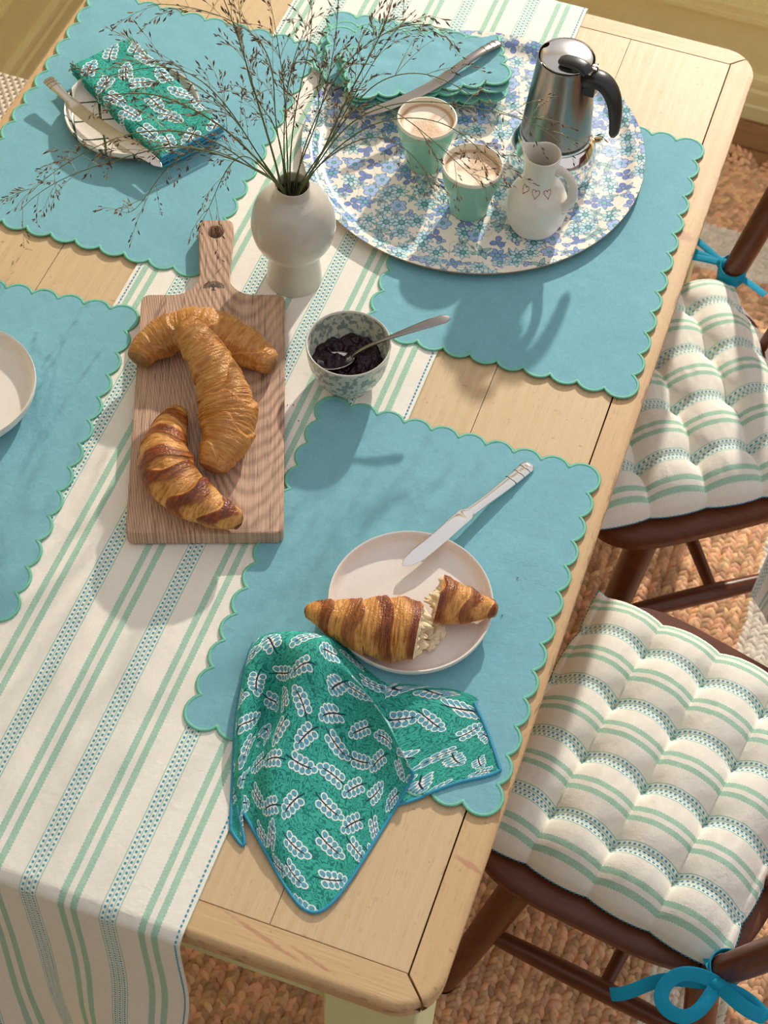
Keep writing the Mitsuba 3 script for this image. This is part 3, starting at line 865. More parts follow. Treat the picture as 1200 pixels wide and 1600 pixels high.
def croissant(key, pts, rmax, zfloor, K, striped, seed, prof=None, flat=0.86, cap_end=False, cap_start=False, spiral=0.35, N=300, S=112):
    c = spline(pts, N)
    s = np.linspace(0, 1, N)
    if prof is None:
        env = 0.30 + 0.70 * np.sin(np.pi * s) ** 1.15
        env[:6] *= np.linspace(0.45, 1, 6); env[-6:] *= np.linspace(1, 0.45, 6)
    else:
        env = np.interp(s, prof[0], prof[1])
        from scipy.ndimage import gaussian_filter1d
        env = gaussian_filter1d(env, 4, mode='nearest')
        if not cap_start:
            env[:6] *= np.linspace(0.5, 1, 6)
        if not cap_end:
            env[-6:] *= np.linspace(1, 0.5, 6)
    t = np.gradient(c, axis=0); t /= np.linalg.norm(t, axis=1, keepdims=True)
    a = np.cross(t, [0, 0, 1.0]); a /= np.linalg.norm(a, axis=1, keepdims=True)
    b = np.cross(a, t)
    th = np.arange(S) * 2 * np.pi / S
    mid = 0.5 if not (cap_end or cap_start) else (1.05 if cap_end else -0.05)
    q = (s - mid)[:, None] + 0.016 * np.sin(th * 2 + seed)[None]
    ph = np.abs(q) * K + spiral * np.cos(th + 0.7)[None] + 0.10 * np.sin(3 * th + seed)[None]
    ph += (0.20 if striped else 0.60) * nz(np.stack([np.repeat(s[:, None] * 5, S, 1), np.cos(th)[None] + 0 * s[:, None], np.sin(th)[None] + 0 * s[:, None]], -1), 1.5, seed)
    fr = ph - np.floor(ph)
    cell = np.floor(ph)
    q3 = np.stack([np.repeat(s[:, None], S, 1) * 60, np.repeat(np.cos(th)[None], N, 0) * 1.2, np.repeat(np.sin(th)[None], N, 0) * 1.2], -1)
    flake = 0.8 * nz(q3 * [1.7, 1, 1], 1.0, seed) + 0.9 * nz(q3 * [3.6, 2.2, 2.2], 1.0, seed + 5) + 0.5 * nz(q3 * [1.2, 5, 5], 1.0, seed + 6)
    big = nz(q3 * [0.10, 1, 1], 1.6, seed + 9)
    shell = 1 + 0.135 * ((1 - fr) ** 0.7 * smoother(fr) - 0.42) + 0.050 * flake * (0.4 + fr) + 0.11 * big
    r = rmax * env[:, None] * shell
    P = c[:, None] + r[..., None] * (np.cos(th)[None, :, None] * a[:, None] + flat * np.sin(th)[None, :, None] * b[:, None])
    zf = zfloor + 0.0004
    low = P[..., 2] < zf + 0.004
    P[..., 2] = np.where(low, zf + 0.004 * np.exp((np.minimum(P[..., 2], zf + 0.004) - zf - 0.004) / 0.004), P[..., 2])
    rnd = meshkit.noise(np.stack([cell * 3.1, 0 * cell, 0 * cell + seed], -1) + 0.5, seed)
    if striped:
        crest = np.clip((0.60 + 0.22 * flake - fr) / 0.13, 0, 1) * np.clip((fr - 0.03) / 0.04, 0, 1)
        up = np.clip((np.sin(th)[None] + 0.45 + 0.5 * flake) / 0.6, 0, 1)
        k = crest * up * np.clip(0.95 + 1.0 * nz(q3, 0.35, seed + 2), 0.5, 1)
        base = GOLD * (0.9 + 0.5 * flake[..., None]) * (1 - np.clip(0.55 + flake, 0, 1)[..., None] * 0.55) + PALE * (np.clip(0.55 + flake, 0, 1)[..., None] * 0.55)
        col = base * (1 - k[..., None]) + DARK * (0.85 + 0.9 * np.clip(flake, -0.3, 0.5)[..., None]) * k[..., None]
    else:
        tone = np.clip(0.42 + 1.5 * flake + 0.5 * big, 0, 1.3)[..., None]
        col = (GOLD * 0.78) * (1 - 0.55 * tone) + PALE * 0.92 * 0.55 * tone
        dk = np.clip(2.6 * (nz(q3 * [0.30, 1.6, 1.6], 1.3, seed + 4)) - 0.05 + 0.9 * flake, 0, 1) * (1 - 0.7 * fr)
        col = (col * (1 - 0.68 * dk[..., None]) + DARK * 1.4 * 0.68 * dk[..., None]) * 0.95
    tipd = np.clip(1 - np.minimum(s, 1 - s) / 0.05, 0, 1) if not (cap_end or cap_start) else np.clip(1 - (s if cap_end else 1 - s) / 0.05, 0, 1)
    col = col * (1 - 0.5 * tipd[:, None, None])
    v, f = P.reshape(-1, 3), None
    i, j = np.meshgrid(np.arange(N - 1), np.arange(S), indexing='ij')
    quad = np.stack([i * S + j, i * S + (j + 1) % S, (i + 1) * S + (j + 1) % S, (i + 1) * S + j], -1).reshape(-1, 4)
    fs = [quad[:, [0, 1, 2]], quad[:, [0, 2, 3]]]
    col = np.clip(col.reshape(-1, 3), 0.01, 0.95)
    for end, capped in ((0, cap_start), (N - 1, cap_end)):
        if not capped:
            v = np.vstack([v, c[end]]); col = np.vstack([col, DARK])
            k = np.arange(S)
            ctr = len(v) - 1
            ring = end * S + k
            fs.append(np.stack([ring * 0 + ctr, np.roll(ring, -1), ring], 1) if end == 0 else np.stack([ring * 0 + ctr, ring, np.roll(ring, -1)], 1))
    crust = trimesh.Trimesh(v, np.vstack(fs), process=False)
    add(key + '__crust', crust, 'crust', smooth=True, col=col)
    for end, capped in ((0, cap_start), (N - 1, cap_end)):
        if capped:
            ring = P[end]
            cc = ring.mean(0)
            dirv = t[end] * (1 if end else -1)
            R = 14
            pts2, cs = [], []
            for k in range(R):
                w = 1 - k / (R - 1)
                rr = cc + (ring - cc) * (w * 0.985)
                q4 = rr * 150
                bump = meshkit.fbm(q4, 3, seed) - 0.5
                out_ = 0.010 * math.sin((1 - w) * math.pi * 0.5) * (0.5 + 2.2 * bump) + 0.016 * bump * min(1, 3 * (1 - w))
                rr = rr + dirv * out_[:, None]
                rr[:, 2] = np.maximum(rr[:, 2], zfloor + 0.001)
                pts2.append(rr); cs.append(np.array([0.80, 0.64, 0.40]) * (0.72 + 0.75 * (bump + 0.25))[:, None])
            G = np.array(pts2)
            G = np.concatenate([G, G[:, :1]], 1); cs = np.array(cs); cs = np.concatenate([cs, cs[:, :1]], 1)
            add(key + '__crumb', grid(G), 'crumb_paste', smooth=True, col=np.clip(cs.reshape(-1, 3), 0.02, 0.9))
            labels[key + '__crumb'] = {'label': 'pale torn inside'}


def smoother(x):
    return np.clip(x / 0.10, 0, 1) * 0.9 + 0.1


bz = 0.0241
k = thing('croissant', 'golden croissant lying across the top of the board under another croissant', 'croissant', 'croissants on the chopping board')
croissant(k, [(-0.540, 0.575, 0.040), (-0.534, 0.597, 0.043), (-0.513, 0.622, 0.050), (-0.489, 0.634, 0.053), (-0.459, 0.637, 0.050), (-0.424, 0.631, 0.044), (-0.394, 0.626, 0.039)],
          0.0252, bz, 6.2, False, 1, prof=([0, .05, .2, .5, .8, .95, 1], [.46, .62, .88, 1.0, .86, .60, .42]))
k = thing('croissant', 'golden croissant propped lengthwise over the other one in the middle of the board', 'croissant', 'croissants on the chopping board')
croissant(k, [(-0.493, 0.603, 0.092), (-0.470, 0.590, 0.086), (-0.441, 0.568, 0.070), (-0.417, 0.541, 0.055), (-0.405, 0.513, 0.049), (-0.404, 0.490, 0.046), (-0.406, 0.466, 0.039)],
          0.0325, bz, 5.6, False, 4, prof=([0, .05, .2, .42, .62, .82, .95, 1], [.44, .58, .66, .80, 1.0, .76, .52, .38]))
k = thing('croissant', 'dark striped croissant curled at the near left of the board', 'croissant', 'croissants on the chopping board')
croissant(k, [(-0.471, 0.532, 0.036), (-0.467, 0.499, 0.042), (-0.456, 0.461, 0.047), (-0.431, 0.433, 0.048), (-0.398, 0.421, 0.046), (-0.369, 0.418, 0.042), (-0.351, 0.420, 0.037)],
          0.0288, bz, 6.0, True, 7, prof=([0, .06, .22, .45, .72, .92, 1], [.34, .48, .76, 1.0, .84, .52, .34]), spiral=0.15)
pz = 0.0120
k = thing('torn_croissant', 'larger half of the torn dark striped croissant on the plate', 'croissant', 'torn croissant on the plate')
croissant(k, [(-0.252, 0.343, 0.034), (-0.222, 0.345, 0.036), (-0.194, 0.345, 0.038), (-0.163, 0.351, 0.039), (-0.135, 0.357, 0.039)],
          0.0335, pz, 3.9, True, 9, prof=([0, .08, .3, .6, .85, 1], [.16, .34, .62, .93, 1.0, .86]), cap_end=True, spiral=0.12)
k = thing('torn_croissant', 'smaller torn-off end of the croissant on the right of the plate', 'croissant', 'torn croissant on the plate')
croissant(k, [(-0.129, 0.402, 0.036), (-0.110, 0.405, 0.034), (-0.090, 0.410, 0.031), (-0.071, 0.418, 0.027)],
          0.0245, pz, 2.3, True, 12, prof=([0, .3, .6, .85, 1], [1.0, .92, .68, .45, .32]), cap_start=True, spiral=0.12, N=120)
rng = np.random.default_rng(21)
cr = []
for x, y in ((-0.128, 0.372), (-0.121, 0.366), (-0.124, 0.358), (-0.118, 0.376), (-0.130, 0.381), (-0.122, 0.382)):
    s_ = trimesh.creation.icosphere(2, 0.0075)
    d_ = meshkit.fbm(s_.vertices * 260 + [x * 900, y * 700, 3], 3, 2) - 0.5
    s_.vertices = s_.vertices * (0.75 + 1.3 * d_)[:, None] * [1, 1, 0.8] + [x, y, pz + 0.0055]
    cr.append(s_)
crm = cat(cr)
add(k + '__soft_crumb', crm, 'crumb_paste', smooth=True, col=np.tile([0.76, 0.64, 0.44], (len(crm.vertices), 1)))
labels[k + '__soft_crumb'] = {'label': 'stringy pale pastry between the halves'}
# loose flakes
fl = []
FK = thing('pastry_flakes', 'brown croissant flakes scattered on the runner beside the board', 'crumbs', kind='stuff')
for x, y, z in [(-0.374, 0.7175, 0.002), (-0.3725, 0.604, 0.002), (-0.3665, 0.6065, 0.002), (-0.353, 0.588, 0.002), (-0.379, 0.690, 0.002), (-0.064, 0.4745, 0.0045), (-0.350, 0.732, 0.002), (-0.155, 0.094, 0.0008), (-0.0655, 0.425, 0.0045)]:
    s_ = trimesh.creation.icosahedron()
    s_.vertices = s_.vertices * rng.uniform(0.0005, 0.0014, 3) + [x, y, z + 0.0006]
    fl.append(s_)
add(FK, cat(fl), 'terracotta', smooth=False)

# ------------------------------------------------------------------ plates
PL = smooth_prof([(0.0, 0.0015), (0.050, 0.0015), (0.054, 0.0), (0.062, 0.0005), (0.0735, 0.005), (0.0822, 0.0125), (0.0848, 0.0205), (0.0842, 0.0225), (0.0826, 0.0218), (0.0796, 0.0135), (0.0735, 0.0092), (0.064, 0.0083), (0.0, 0.0083)], 5)


def plate(label, x, y, z, bsdf, sx=1.0, sz=1.0):
    k = thing('plate', label, 'plate', 'small breakfast plates')
    m = rotz(0.5, x, y, z)
    add(k + '__dish', lathe(PL * [sx, sz], 96), bsdf, smooth=50, uvf=xy, xf=m)
    return k


plate('off-white plate with a torn croissant and a knife on it', -0.1568, 0.3975, 0.0037, 'plate_glaze')
plate('plain off-white plate cut by the left edge, on the placemat left of the board', -0.7135, 0.4840, 0.0037, 'plate_glaze', 1.0, 1.25)
k = plate('cream plate with a hand-drawn dark green grid, under the folded green napkin', -0.7190, 0.9600, 0.0037, 'grid_glaze')
add(k + '__bare_rim', lathe(smooth_prof([(0.0615, 0.0002), (0.0738, 0.0046), (0.0826, 0.0121), (0.0834, 0.0128), (0.0827, 0.0115), (0.0740, 0.0040), (0.0618, -0.0002)], 3), 96), 'terracotta', xf=rotz(0.5, -0.719, 0.96, 0.0037))
labels[k + '__bare_rim'] = {'label': 'unglazed rust brown underside'}

# ------------------------------------------------------------------ cutlery


def blade_solid(path, widths, thick, n=60, sides=14):
    """A flat piece along path, widths (left, right) in the plane at right angles to up."""
    c = spline(path, n)
    s = np.linspace(0, 1, n)
    wl, wr = np.interp(s, *widths[0]), np.interp(s, *widths[1])
    th = np.interp(s, *thick)
    t = np.gradient(c, axis=0); t /= np.linalg.norm(t, axis=1, keepdims=True)
    a = np.cross(t, [0, 0, 1.0]); a /= np.linalg.norm(a, axis=1, keepdims=True)
    b = np.cross(a, t)
    ang = np.arange(sides) * 2 * np.pi / sides
    co, si = np.cos(ang), np.sin(ang)
    ex = np.sign(co) * np.abs(co) ** 0.8
    ez = np.sign(si) * np.abs(si) ** 0.7
    w = np.where(ex[None] > 0, wr[:, None], wl[:, None]) * np.abs(ex)[None] * np.sign(ex)[None]
    P = c[:, None] + w[..., None] * a[:, None] + (th[:, None] * ez[None])[..., None] * b[:, None]
    i, j = np.meshgrid(np.arange(n - 1), np.arange(sides), indexing='ij')
    q = np.stack([i * sides + j, i * sides + (j + 1) % sides, (i + 1) * sides + (j + 1) % sides, (i + 1) * sides + j], -1).reshape(-1, 4)
    v = np.vstack([P.reshape(-1, 3), c[0], c[-1]])
    k = np.arange(sides)
    f = [q[:, [0, 1, 2]], q[:, [0, 2, 3]], np.stack([k * 0 + n * sides, (k + 1) % sides, k], 1), np.stack([k * 0 + n * sides + 1, (n - 1) * sides + k, (n - 1) * sides + (k + 1) % sides], 1)]
    return trimesh.Trimesh(v, np.vstack(f), process=False)


def knife(label, handle, blade, bsdf, flip=1, w=0.0075, grooves=True):
    k = thing('table_knife', label, 'knife', 'stainless steel table knives')
    hw = ([0, .03, .2, .8, 1], [0.55 * w, 0.78 * w, 0.74 * w, 0.56 * w, 0.60 * w])
    add(k + '__handle', blade_solid(handle, (hw, hw), ([0, .03, .3, 1], [0.0016, 0.0026, 0.0028, 0.0020])), bsdf, smooth=50)
    l = ([0, .06, .45, .8, .95, 1], [0.60 * w, 0.80 * w, 0.95 * w, 0.95 * w, 0.6 * w, 0.1 * w])
    r = ([0, .06, .3, .55, .8, .95, 1], [0.60 * w, 0.95 * w, 0.85 * w, 0.75 * w, 0.78 * w, 0.55 * w, 0.1 * w])
    if flip < 0:
        l, r = r, l
    add(k + '__blade', blade_solid(blade, (l, r), ([0, .08, 1], [0.0018, 0.0009, 0.0006])), bsdf, smooth=50)
    if grooves:
        h = spline(handle, 60)
        for i in (6, 12, 20):
            t = h[i + 1] - h[i]; t /= np.linalg.norm(t)
            a = np.cross(t, [0, 0, 1.0]); a /= np.linalg.norm(a)
            top_ = np.cross(a, t)
            arc = np.array([h[i] + a * 0.78 * w * 1.0 * math.cos(q) + top_ * 0.0029 * math.sin(q) for q in np.linspace(0.25, math.pi - 0.25, 12)])
            add(k + '__band', sweep(arc, 0.0006, 6), 'satin_steel', smooth=True)
    return k


knife('bright steel knife leaning its blade on the plate with the torn croissant', [(-0.0935, 0.6195, 0.0055), (-0.113, 0.572, 0.0125), (-0.134, 0.527, 0.0195)],
      [(-0.134, 0.527, 0.0195), (-0.152, 0.485, 0.0258), (-0.166, 0.456, 0.0262), (-0.178, 0.434, 0.0262)], 'mirror_steel', flip=1, w=0.0100)
knife('steel knife lying on the grid plate beside the folded green napkin', [(-0.836, 0.963, 0.0300), (-0.815, 0.951, 0.0285), (-0.795, 0.9405, 0.0270)],
      [(-0.795, 0.9405, 0.0270), (-0.745, 0.914, 0.0272), (-0.690, 0.893, 0.0280), (-0.641, 0.8745, 0.0270)], 'steel', flip=1, w=0.0100)
knife('steel knife lying across the aqua napkins on the tray', [(-0.318, 1.216, 0.0490), (-0.335, 1.184, 0.0525), (-0.356, 1.143, 0.0500)],
      [(-0.356, 1.143, 0.0500), (-0.380, 1.099, 0.0470), (-0.408, 1.060, 0.0470), (-0.438, 1.028, 0.0470)], 'satin_steel', flip=-1, w=0.0090)

# ------------------------------------------------------------------ bowl, jam and spoon
BX, BY = -0.3225, 0.6635
k = thing('bowl', 'small speckled grey green bowl of dark jam with a spoon in it', 'bowl')
bp = smooth_prof([(0.0, 0.003), (0.022, 0.003), (0.0245, 0.0), (0.0285, 0.0), (0.0300, 0.004), (0.0385, 0.018), (0.0445, 0.037), (0.0470, 0.058), (0.0474, 0.0632), (0.0465, 0.0645), (0.0452, 0.0632), (0.0443, 0.056), (0.0418, 0.038), (0.035, 0.02), (0.024, 0.0085), (0.0, 0.007)], 6)
add(k + '__body', lathe(bp, 96), 'speckled_glaze', smooth=50, xf=rotz(0, BX, BY, 0.0016))
k = thing('jam', 'glossy dark berry jam filling the speckled bowl', 'jam')
rr, th = np.meshgrid(np.linspace(0, 1, 60), np.linspace(0, 2 * np.pi, 120), indexing='ij')
jx, jy = 0.0415 * rr * np.cos(th), 0.0415 * rr * np.sin(th)
jp = np.stack([jx, jy, 0 * jx], -1)
jz = 0.0350 + 0.0140 * (meshkit.fbm(jp * 110, 4, 3) - 0.5) * (1 - 0.5 * rr ** 6) + 0.010 * nz(jp, 90, 6) + 0.006 * (jy / 0.04) * (1 - rr) - 0.002 * rr ** 8
jp = np.stack([jx + BX, jy + BY, jz], -1)
add(k, grid(jp), 'jam_gel', smooth=True)
k = thing('teaspoon', 'steel teaspoon resting in the bowl of jam', 'spoon')
sp = [(-0.319, 0.6655, 0.0405), (-0.303, 0.6715, 0.0585), (-0.284, 0.6810, 0.0695), (-0.262, 0.6965, 0.0765), (-0.243, 0.7115, 0.0800), (-0.2265, 0.7255, 0.0805)]
hw = ([0, .2, .45, .8, .95, 1], [0.0024, 0.0020, 0.0028, 0.0062, 0.0062, 0.0025])
add(k + '__handle', blade_solid(sp, (hw, hw), ([0, .3, .9, 1], [0.0018, 0.0016, 0.0011, 0.0008])), 'satin_steel', smooth=50)
uu, vv = np.meshgrid(np.linspace(0, 1, 16), np.linspace(0, 2 * np.pi, 48), indexing='ij')
bowlp = lambda off: np.stack([0.0205 * uu * np.cos(vv), 0.0135 * uu * np.sin(vv) * (1 - 0.12 * np.cos(vv)), 0.0065 * (uu ** 2 - 1) + off], -1)
t = cat([grid(bowlp(0.0)), grid(bowlp(-0.0008)[:, ::-1])])
rim = np.stack([0.0205 * np.cos(vv[0]), 0.0135 * np.sin(vv[0]) * (1 - 0.12 * np.cos(vv[0])), 0 * vv[0] - 0.0003], -1)[:-1]
t = cat([t, sweep(rim, 0.0006, 6, closed=True)])
t = moved(t, frame((-0.3355, 0.659, 0.0352), (-0.16, 0.05, 1), (0.92, 0.36, 0)))
add(k + '__bowl', t, 'steel', smooth=50)

# ------------------------------------------------------------------ tray and what stands on it
TRX, TRY, TRZ = -0.3005, 1.0595, 0.0048
k = thing('serving_tray', 'large round tray printed with small blue and green flowers', 'tray')
tp = smooth_prof([(0.0, 0.0), (0.185, 0.0), (0.1935, 0.0015), (0.2035, 0.0075), (0.2125, 0.0088), (0.2145, 0.0095)], 6)
ti = smooth_prof([(0.2145, 0.0115), (0.2120, 0.0112), (0.2030, 0.0100), (0.1925, 0.0040), (0.1845, 0.0026), (0.0, 0.0026)], 6)
add(k + '__printed_face', lathe(ti, 160), 'floral_laminate', smooth=60, uvf=xy, xf=rotz(0.3, TRX, TRY, TRZ))
add(k + '__underside', lathe(np.vstack([tp, [[0.2148, 0.0105], [0.2145, 0.0115]]]), 160), 'tray_edge', smooth=60, xf=rotz(0.3, TRX, TRY, TRZ))
T0 = TRZ + 0.0027


def cup(label, x, y, seed):
    k = thing('coffee_cup', label, 'cup', 'sea green cups of frothy coffee')
    m = rotz(seed, x, y, T0)
    po = smooth_prof([(0.0, 0.0015), (0.0195, 0.0015), (0.0215, 0.0), (0.0232, 0.0008), (0.0240, 0.009), (0.0258, 0.020), (0.0300, 0.036), (0.0345, 0.052), (0.0362, 0.063), (0.0366, 0.0692)], 7)
    pin = smooth_prof([(0.0366, 0.0692), (0.0368, 0.0718), (0.0361, 0.0735), (0.0350, 0.0738), (0.0338, 0.0725), (0.0330, 0.066), (0.0325, 0.058), (0.0300, 0.05)], 6)
    add(k + '__body', lathe(po, 72), 'cup_green', smooth=60, xf=m)
    add(k + '__rim', lathe(pin, 72), 'cup_cream', smooth=60, xf=m)
    labels[k + '__rim'] = {'label': 'cream rim and inside'}
    labels[k + '__rim'].pop('x', None)
    f = thing('coffee', 'milky coffee with pale foam in the ' + ('cup nearer the folded napkins' if seed < 1 else 'cup nearer the white jug'), 'coffee', 'cappuccino foam')
    rr, th = np.meshgrid(np.linspace(0, 1, 24), np.linspace(0, 2 * np.pi, 61), indexing='ij')
    R = 0.0331
    fx, fy = R * rr * np.cos(th), R * rr * np.sin(th)
    q = np.stack([fx, fy, 0 * fx + seed], -1)
    fz = 0.0640 + 0.0008 * nz(q, 160) + 0.0012 * np.clip((rr - 0.93) / 0.07, 0, 1)
    add(f, grid(np.stack([fx, fy, fz], -1)), 'coffee_foam', smooth=True, uv=(np.stack([fx + seed * 0.21, fy - seed * 0.013], -1) if False else np.stack([fx, fy], -1)).reshape(-1, 2), xf=m)


cup('sea green cup of coffee with a cream rim beside the folded aqua napkins', -0.3510, 1.0180, 0.4)
cup('sea green cup of coffee with a cream rim next to the white jug', -0.2750, 0.9620, 2.6)

JX, JY = -0.1925, 0.9625
k = thing('milk_jug', 'small white milk jug with red heart outlines round its neck', 'jug')
jo = smooth_prof([(0.0, 0.001), (0.022, 0.001), (0.0255, 0.002), (0.0325, 0.014), (0.0366, 0.030), (0.0362, 0.044), (0.0315, 0.060), (0.0245, 0.0715), (0.0212, 0.079), (0.0200, 0.092), (0.0201, 0.108), (0.0208, 0.1175), (0.0203, 0.1190), (0.0192, 0.1180), (0.0184, 0.106), (0.0186, 0.090), (0.0225, 0.071), (0.032, 0.05), (0.032, 0.02), (0.0, 0.006)], 7)
jm = lathe(jo, 96)
v = jm.vertices
ang = np.arctan2(v[:, 1], v[:, 0])
sa = math.radians(172)
da = np.abs((ang - sa + np.pi) % (2 * np.pi) - np.pi)
w = np.exp(-(da / 0.40) ** 2) * np.clip((v[:, 2] - 0.094) / 0.025, 0, 1) ** 1.6
v[:, 0] += 0.0085 * w * math.cos(sa); v[:, 1] += 0.0085 * w * math.sin(sa); v[:, 2] += 0.0030 * w - 0.0016 * np.exp(-((da - 0.9) / 0.45) ** 2) * np.clip((v[:, 2] - 0.1) / 0.02, 0, 1)
jm.vertices = v
add(k + '__body', jm, 'white_glaze', smooth=60, xf=rotz(0, JX, JY, T0))
hp = np.array([(0.0185, 0.0, 0.100), (0.028, -0.001, 0.1025), (0.0385, -0.003, 0.096), (0.0440, -0.004, 0.082), (0.0425, -0.004, 0.066), (0.0365, -0.003, 0.054), (0.0315, -0.002, 0.048)])
add(k + '__handle', sweep(spline(hp, 40), np.interp(np.linspace(0, 1, 40), [0, .1, .5, .9, 1], [1.5, 1.05, 1.0, 1.1, 1.6]) * 0.0048, 16, flat=(1.15, 0.85), up=(0, 1, 0)), 'white_glaze', smooth=True, xf=rotz(math.radians(-8), JX, JY, T0))


def jug_r(z):
    return np.interp(z, jo[:len(jo) * 11 // 19, 1], jo[:len(jo) * 11 // 19, 0])


for ac, sc in ((-122, 1.0), (-86, 1.0), (-50, 1.0)):
    q = np.linspace(0, 2 * np.pi, 60)[:-1]
    hx_ = 0.0040 * np.sin(q) ** 3 * 1.15
    hz_ = 0.00032 * (13 * np.cos(q) - 5 * np.cos(2 * q) - 2 * np.cos(3 * q) - np.cos(4 * q))
    zz = 0.0755 + hz_ * 1.15
    rad = jug_r(zz) + 0.0002
    aa = math.radians(ac) + hx_ / rad
    lp = np.stack([rad * np.cos(aa), rad * np.sin(aa), zz], -1)
    dots = [sweep(lp[[i, (i + 1) % 59]], 0.00048, 5) for i in range(59) if i % 3 != 2]
    add(k + '__heart_outline', cat(dots), 'red_print', smooth=False, xf=rotz(0, JX, JY, T0))
    labels.setdefault(k + '__heart_outline', {'label': 'dotted red heart outline'})

MX, MY = -0.2020, 1.0703
k = thing('coffee_pot', 'tapered steel stovetop coffee pot with a black handle standing on the tray', 'coffee pot')
mm = rotz(0, MX, MY, T0)
add(k + '__base', lathe(smooth_prof([(0.0, 0.001), (0.048, 0.001), (0.0515, 0.0015), (0.0534, 0.005), (0.0535, 0.026), (0.0520, 0.036), (0.0465, 0.048), (0.0435, 0.053), (0.0428, 0.056), (0.0, 0.056)], 7), 96), 'mirror_steel', smooth=45, xf=mm)
add(k + '__gasket', lathe([(0.0, 0.0555), (0.0424, 0.0555), (0.0428, 0.0575), (0.0424, 0.0595), (0.0, 0.0595)], 96), 'black_plastic', smooth=45, xf=mm)
add(k + '__body', lathe(smooth_prof([(0.0, 0.0595), (0.0415, 0.0595), (0.0428, 0.0605), (0.0426, 0.064), (0.0385, 0.115), (0.0340, 0.166), (0.0338, 0.1705), (0.0334, 0.172), (0.0325, 0.1705), (0.0322, 0.160), (0.0, 0.158)], 7), 128), 'satin_steel', smooth=45, xf=mm)
ld = lathe(smooth_prof([(0.0, 0.1695), (0.0305, 0.1695), (0.0312, 0.1705), (0.0308, 0.1725), (0.0270, 0.1742), (0.0150, 0.1765), (0.0, 0.1775)], 6), 96)
notch = m3.Manifold.extrude(m3.CrossSection.circle(0.0075, 32).translate((0.0335 * math.cos(math.radians(163)), 0.0335 * math.sin(math.radians(163)))), 0.05).translate((0, 0, 0.15))
lman = m3.Manifold(m3.Mesh(np.asarray(ld.vertices, np.float32), np.asarray(ld.faces, np.uint32)))
if lman.volume() < 0:
    ld.invert(); lman = m3.Manifold(m3.Mesh(np.asarray(ld.vertices, np.float32), np.asarray(ld.faces, np.uint32)))
add(k + '__lid', (lman - notch) if lman.volume() > 0 else ld, 'steel', smooth=40, xf=mm)
kn = blade_solid([(-0.004, -0.017, 0.1800), (0.010, -0.020, 0.1835), (0.024, -0.024, 0.1840), (0.033, -0.028, 0.1800)], (([0, .1, .8, 1], [0.006, 0.0085, 0.0085, 0.0075]),) * 2, ([0, .2, .8, 1], [0.0030, 0.0050, 0.0055, 0.004]))
add(k + '__lid_knob', kn, 'black_plastic', smooth=50, xf=mm)
hd = np.array([(0.0300, -0.012, 0.1560), (0.0385, -0.0155, 0.1640), (0.0510, -0.0185, 0.1640), (0.0640, -0.0215, 0.1510), (0.0710, -0.0235, 0.1290), (0.0735, -0.0250, 0.1080), (0.0735, -0.0260, 0.0960)])
n = 50
hs = np.linspace(0, 1, n)
add(k + '__handle', sweep(spline(hd, n), np.interp(hs, [0, .12, .35, .7, .95, 1], [0.0120, 0.0136, 0.0120, 0.0098, 0.0078, 0.0045]), 20, flat=(0.72, 1.0), up=(0.3, 0.95, 0.05)), 'black_plastic', smooth=True, xf=mm)
add(k + '__handle_bracket', box(0.028, 0.042, -0.022, -0.006, 0.140, 0.158, 0.002), 'black_plastic', xf=mm)
hg = np.array([(0.0275 + 0.006 * math.cos(a) * 0.3, -0.012 + 0.010 * s_, 0.1735 + 0.0025 * math.sin(a)) for s_, a in ((-1, 0), (0, 0), (1, 0))])
add(k + '__hinge', cat([sweep(np.array([(0.0330, -0.0230, 0.1755), (0.0375, -0.0040, 0.1755)]), 0.0022, 12), box(0.0315, 0.0395, -0.0165, -0.0125, 0.166, 0.178, 0.001), box(0.0330, 0.0405, -0.0110, -0.0070, 0.166, 0.178, 0.001)]), 'steel', smooth=40, xf=mm)
va = math.radians(22)
vd = np.array([math.cos(va), math.sin(va), 0])
add(k + '__safety_valve', cat([sweep(np.array([vd * 0.048 + [0, 0, 0.040], vd * 0.0560 + [0, 0, 0.042]]), 0.0038, 6), sweep(np.array([vd * 0.055 + [0, 0, 0.042], vd * 0.0595 + [0, 0, 0.043]]), 0.0020, 12)]), 'brass', smooth=40, xf=mm)

# ------------------------------------------------------------------ vase
VX, VY = -0.4345, 0.7860
k = thing('vase', 'cream glazed vase with a round belly on a flared foot, holding dry grass', 'vase')
vp = smooth_prof([(0.0, 0.002), (0.0300, 0.002), (0.0318, 0.0), (0.0328, 0.0015), (0.0322, 0.012), (0.0305, 0.030), (0.0298, 0.044), (0.0308, 0.050), (0.0395, 0.0605), (0.0462, 0.0745), (0.0486, 0.0905), (0.0470, 0.106), (0.0415, 0.1215), (0.0315, 0.1325), (0.0228, 0.1370), (0.0200, 0.1400), (0.0194, 0.1460), (0.0196, 0.1515), (0.0190, 0.1528), (0.0180, 0.1515), (0.0176, 0.1420), (0.0210, 0.1340), (0.042, 0.112), (0.042, 0.075), (0.026, 0.055), (0.0, 0.05)], 7)
add(k + '__body', lathe(vp, 110), 'cream_glaze', smooth=60, xf=rotz(0, VX, VY, 0.0016))

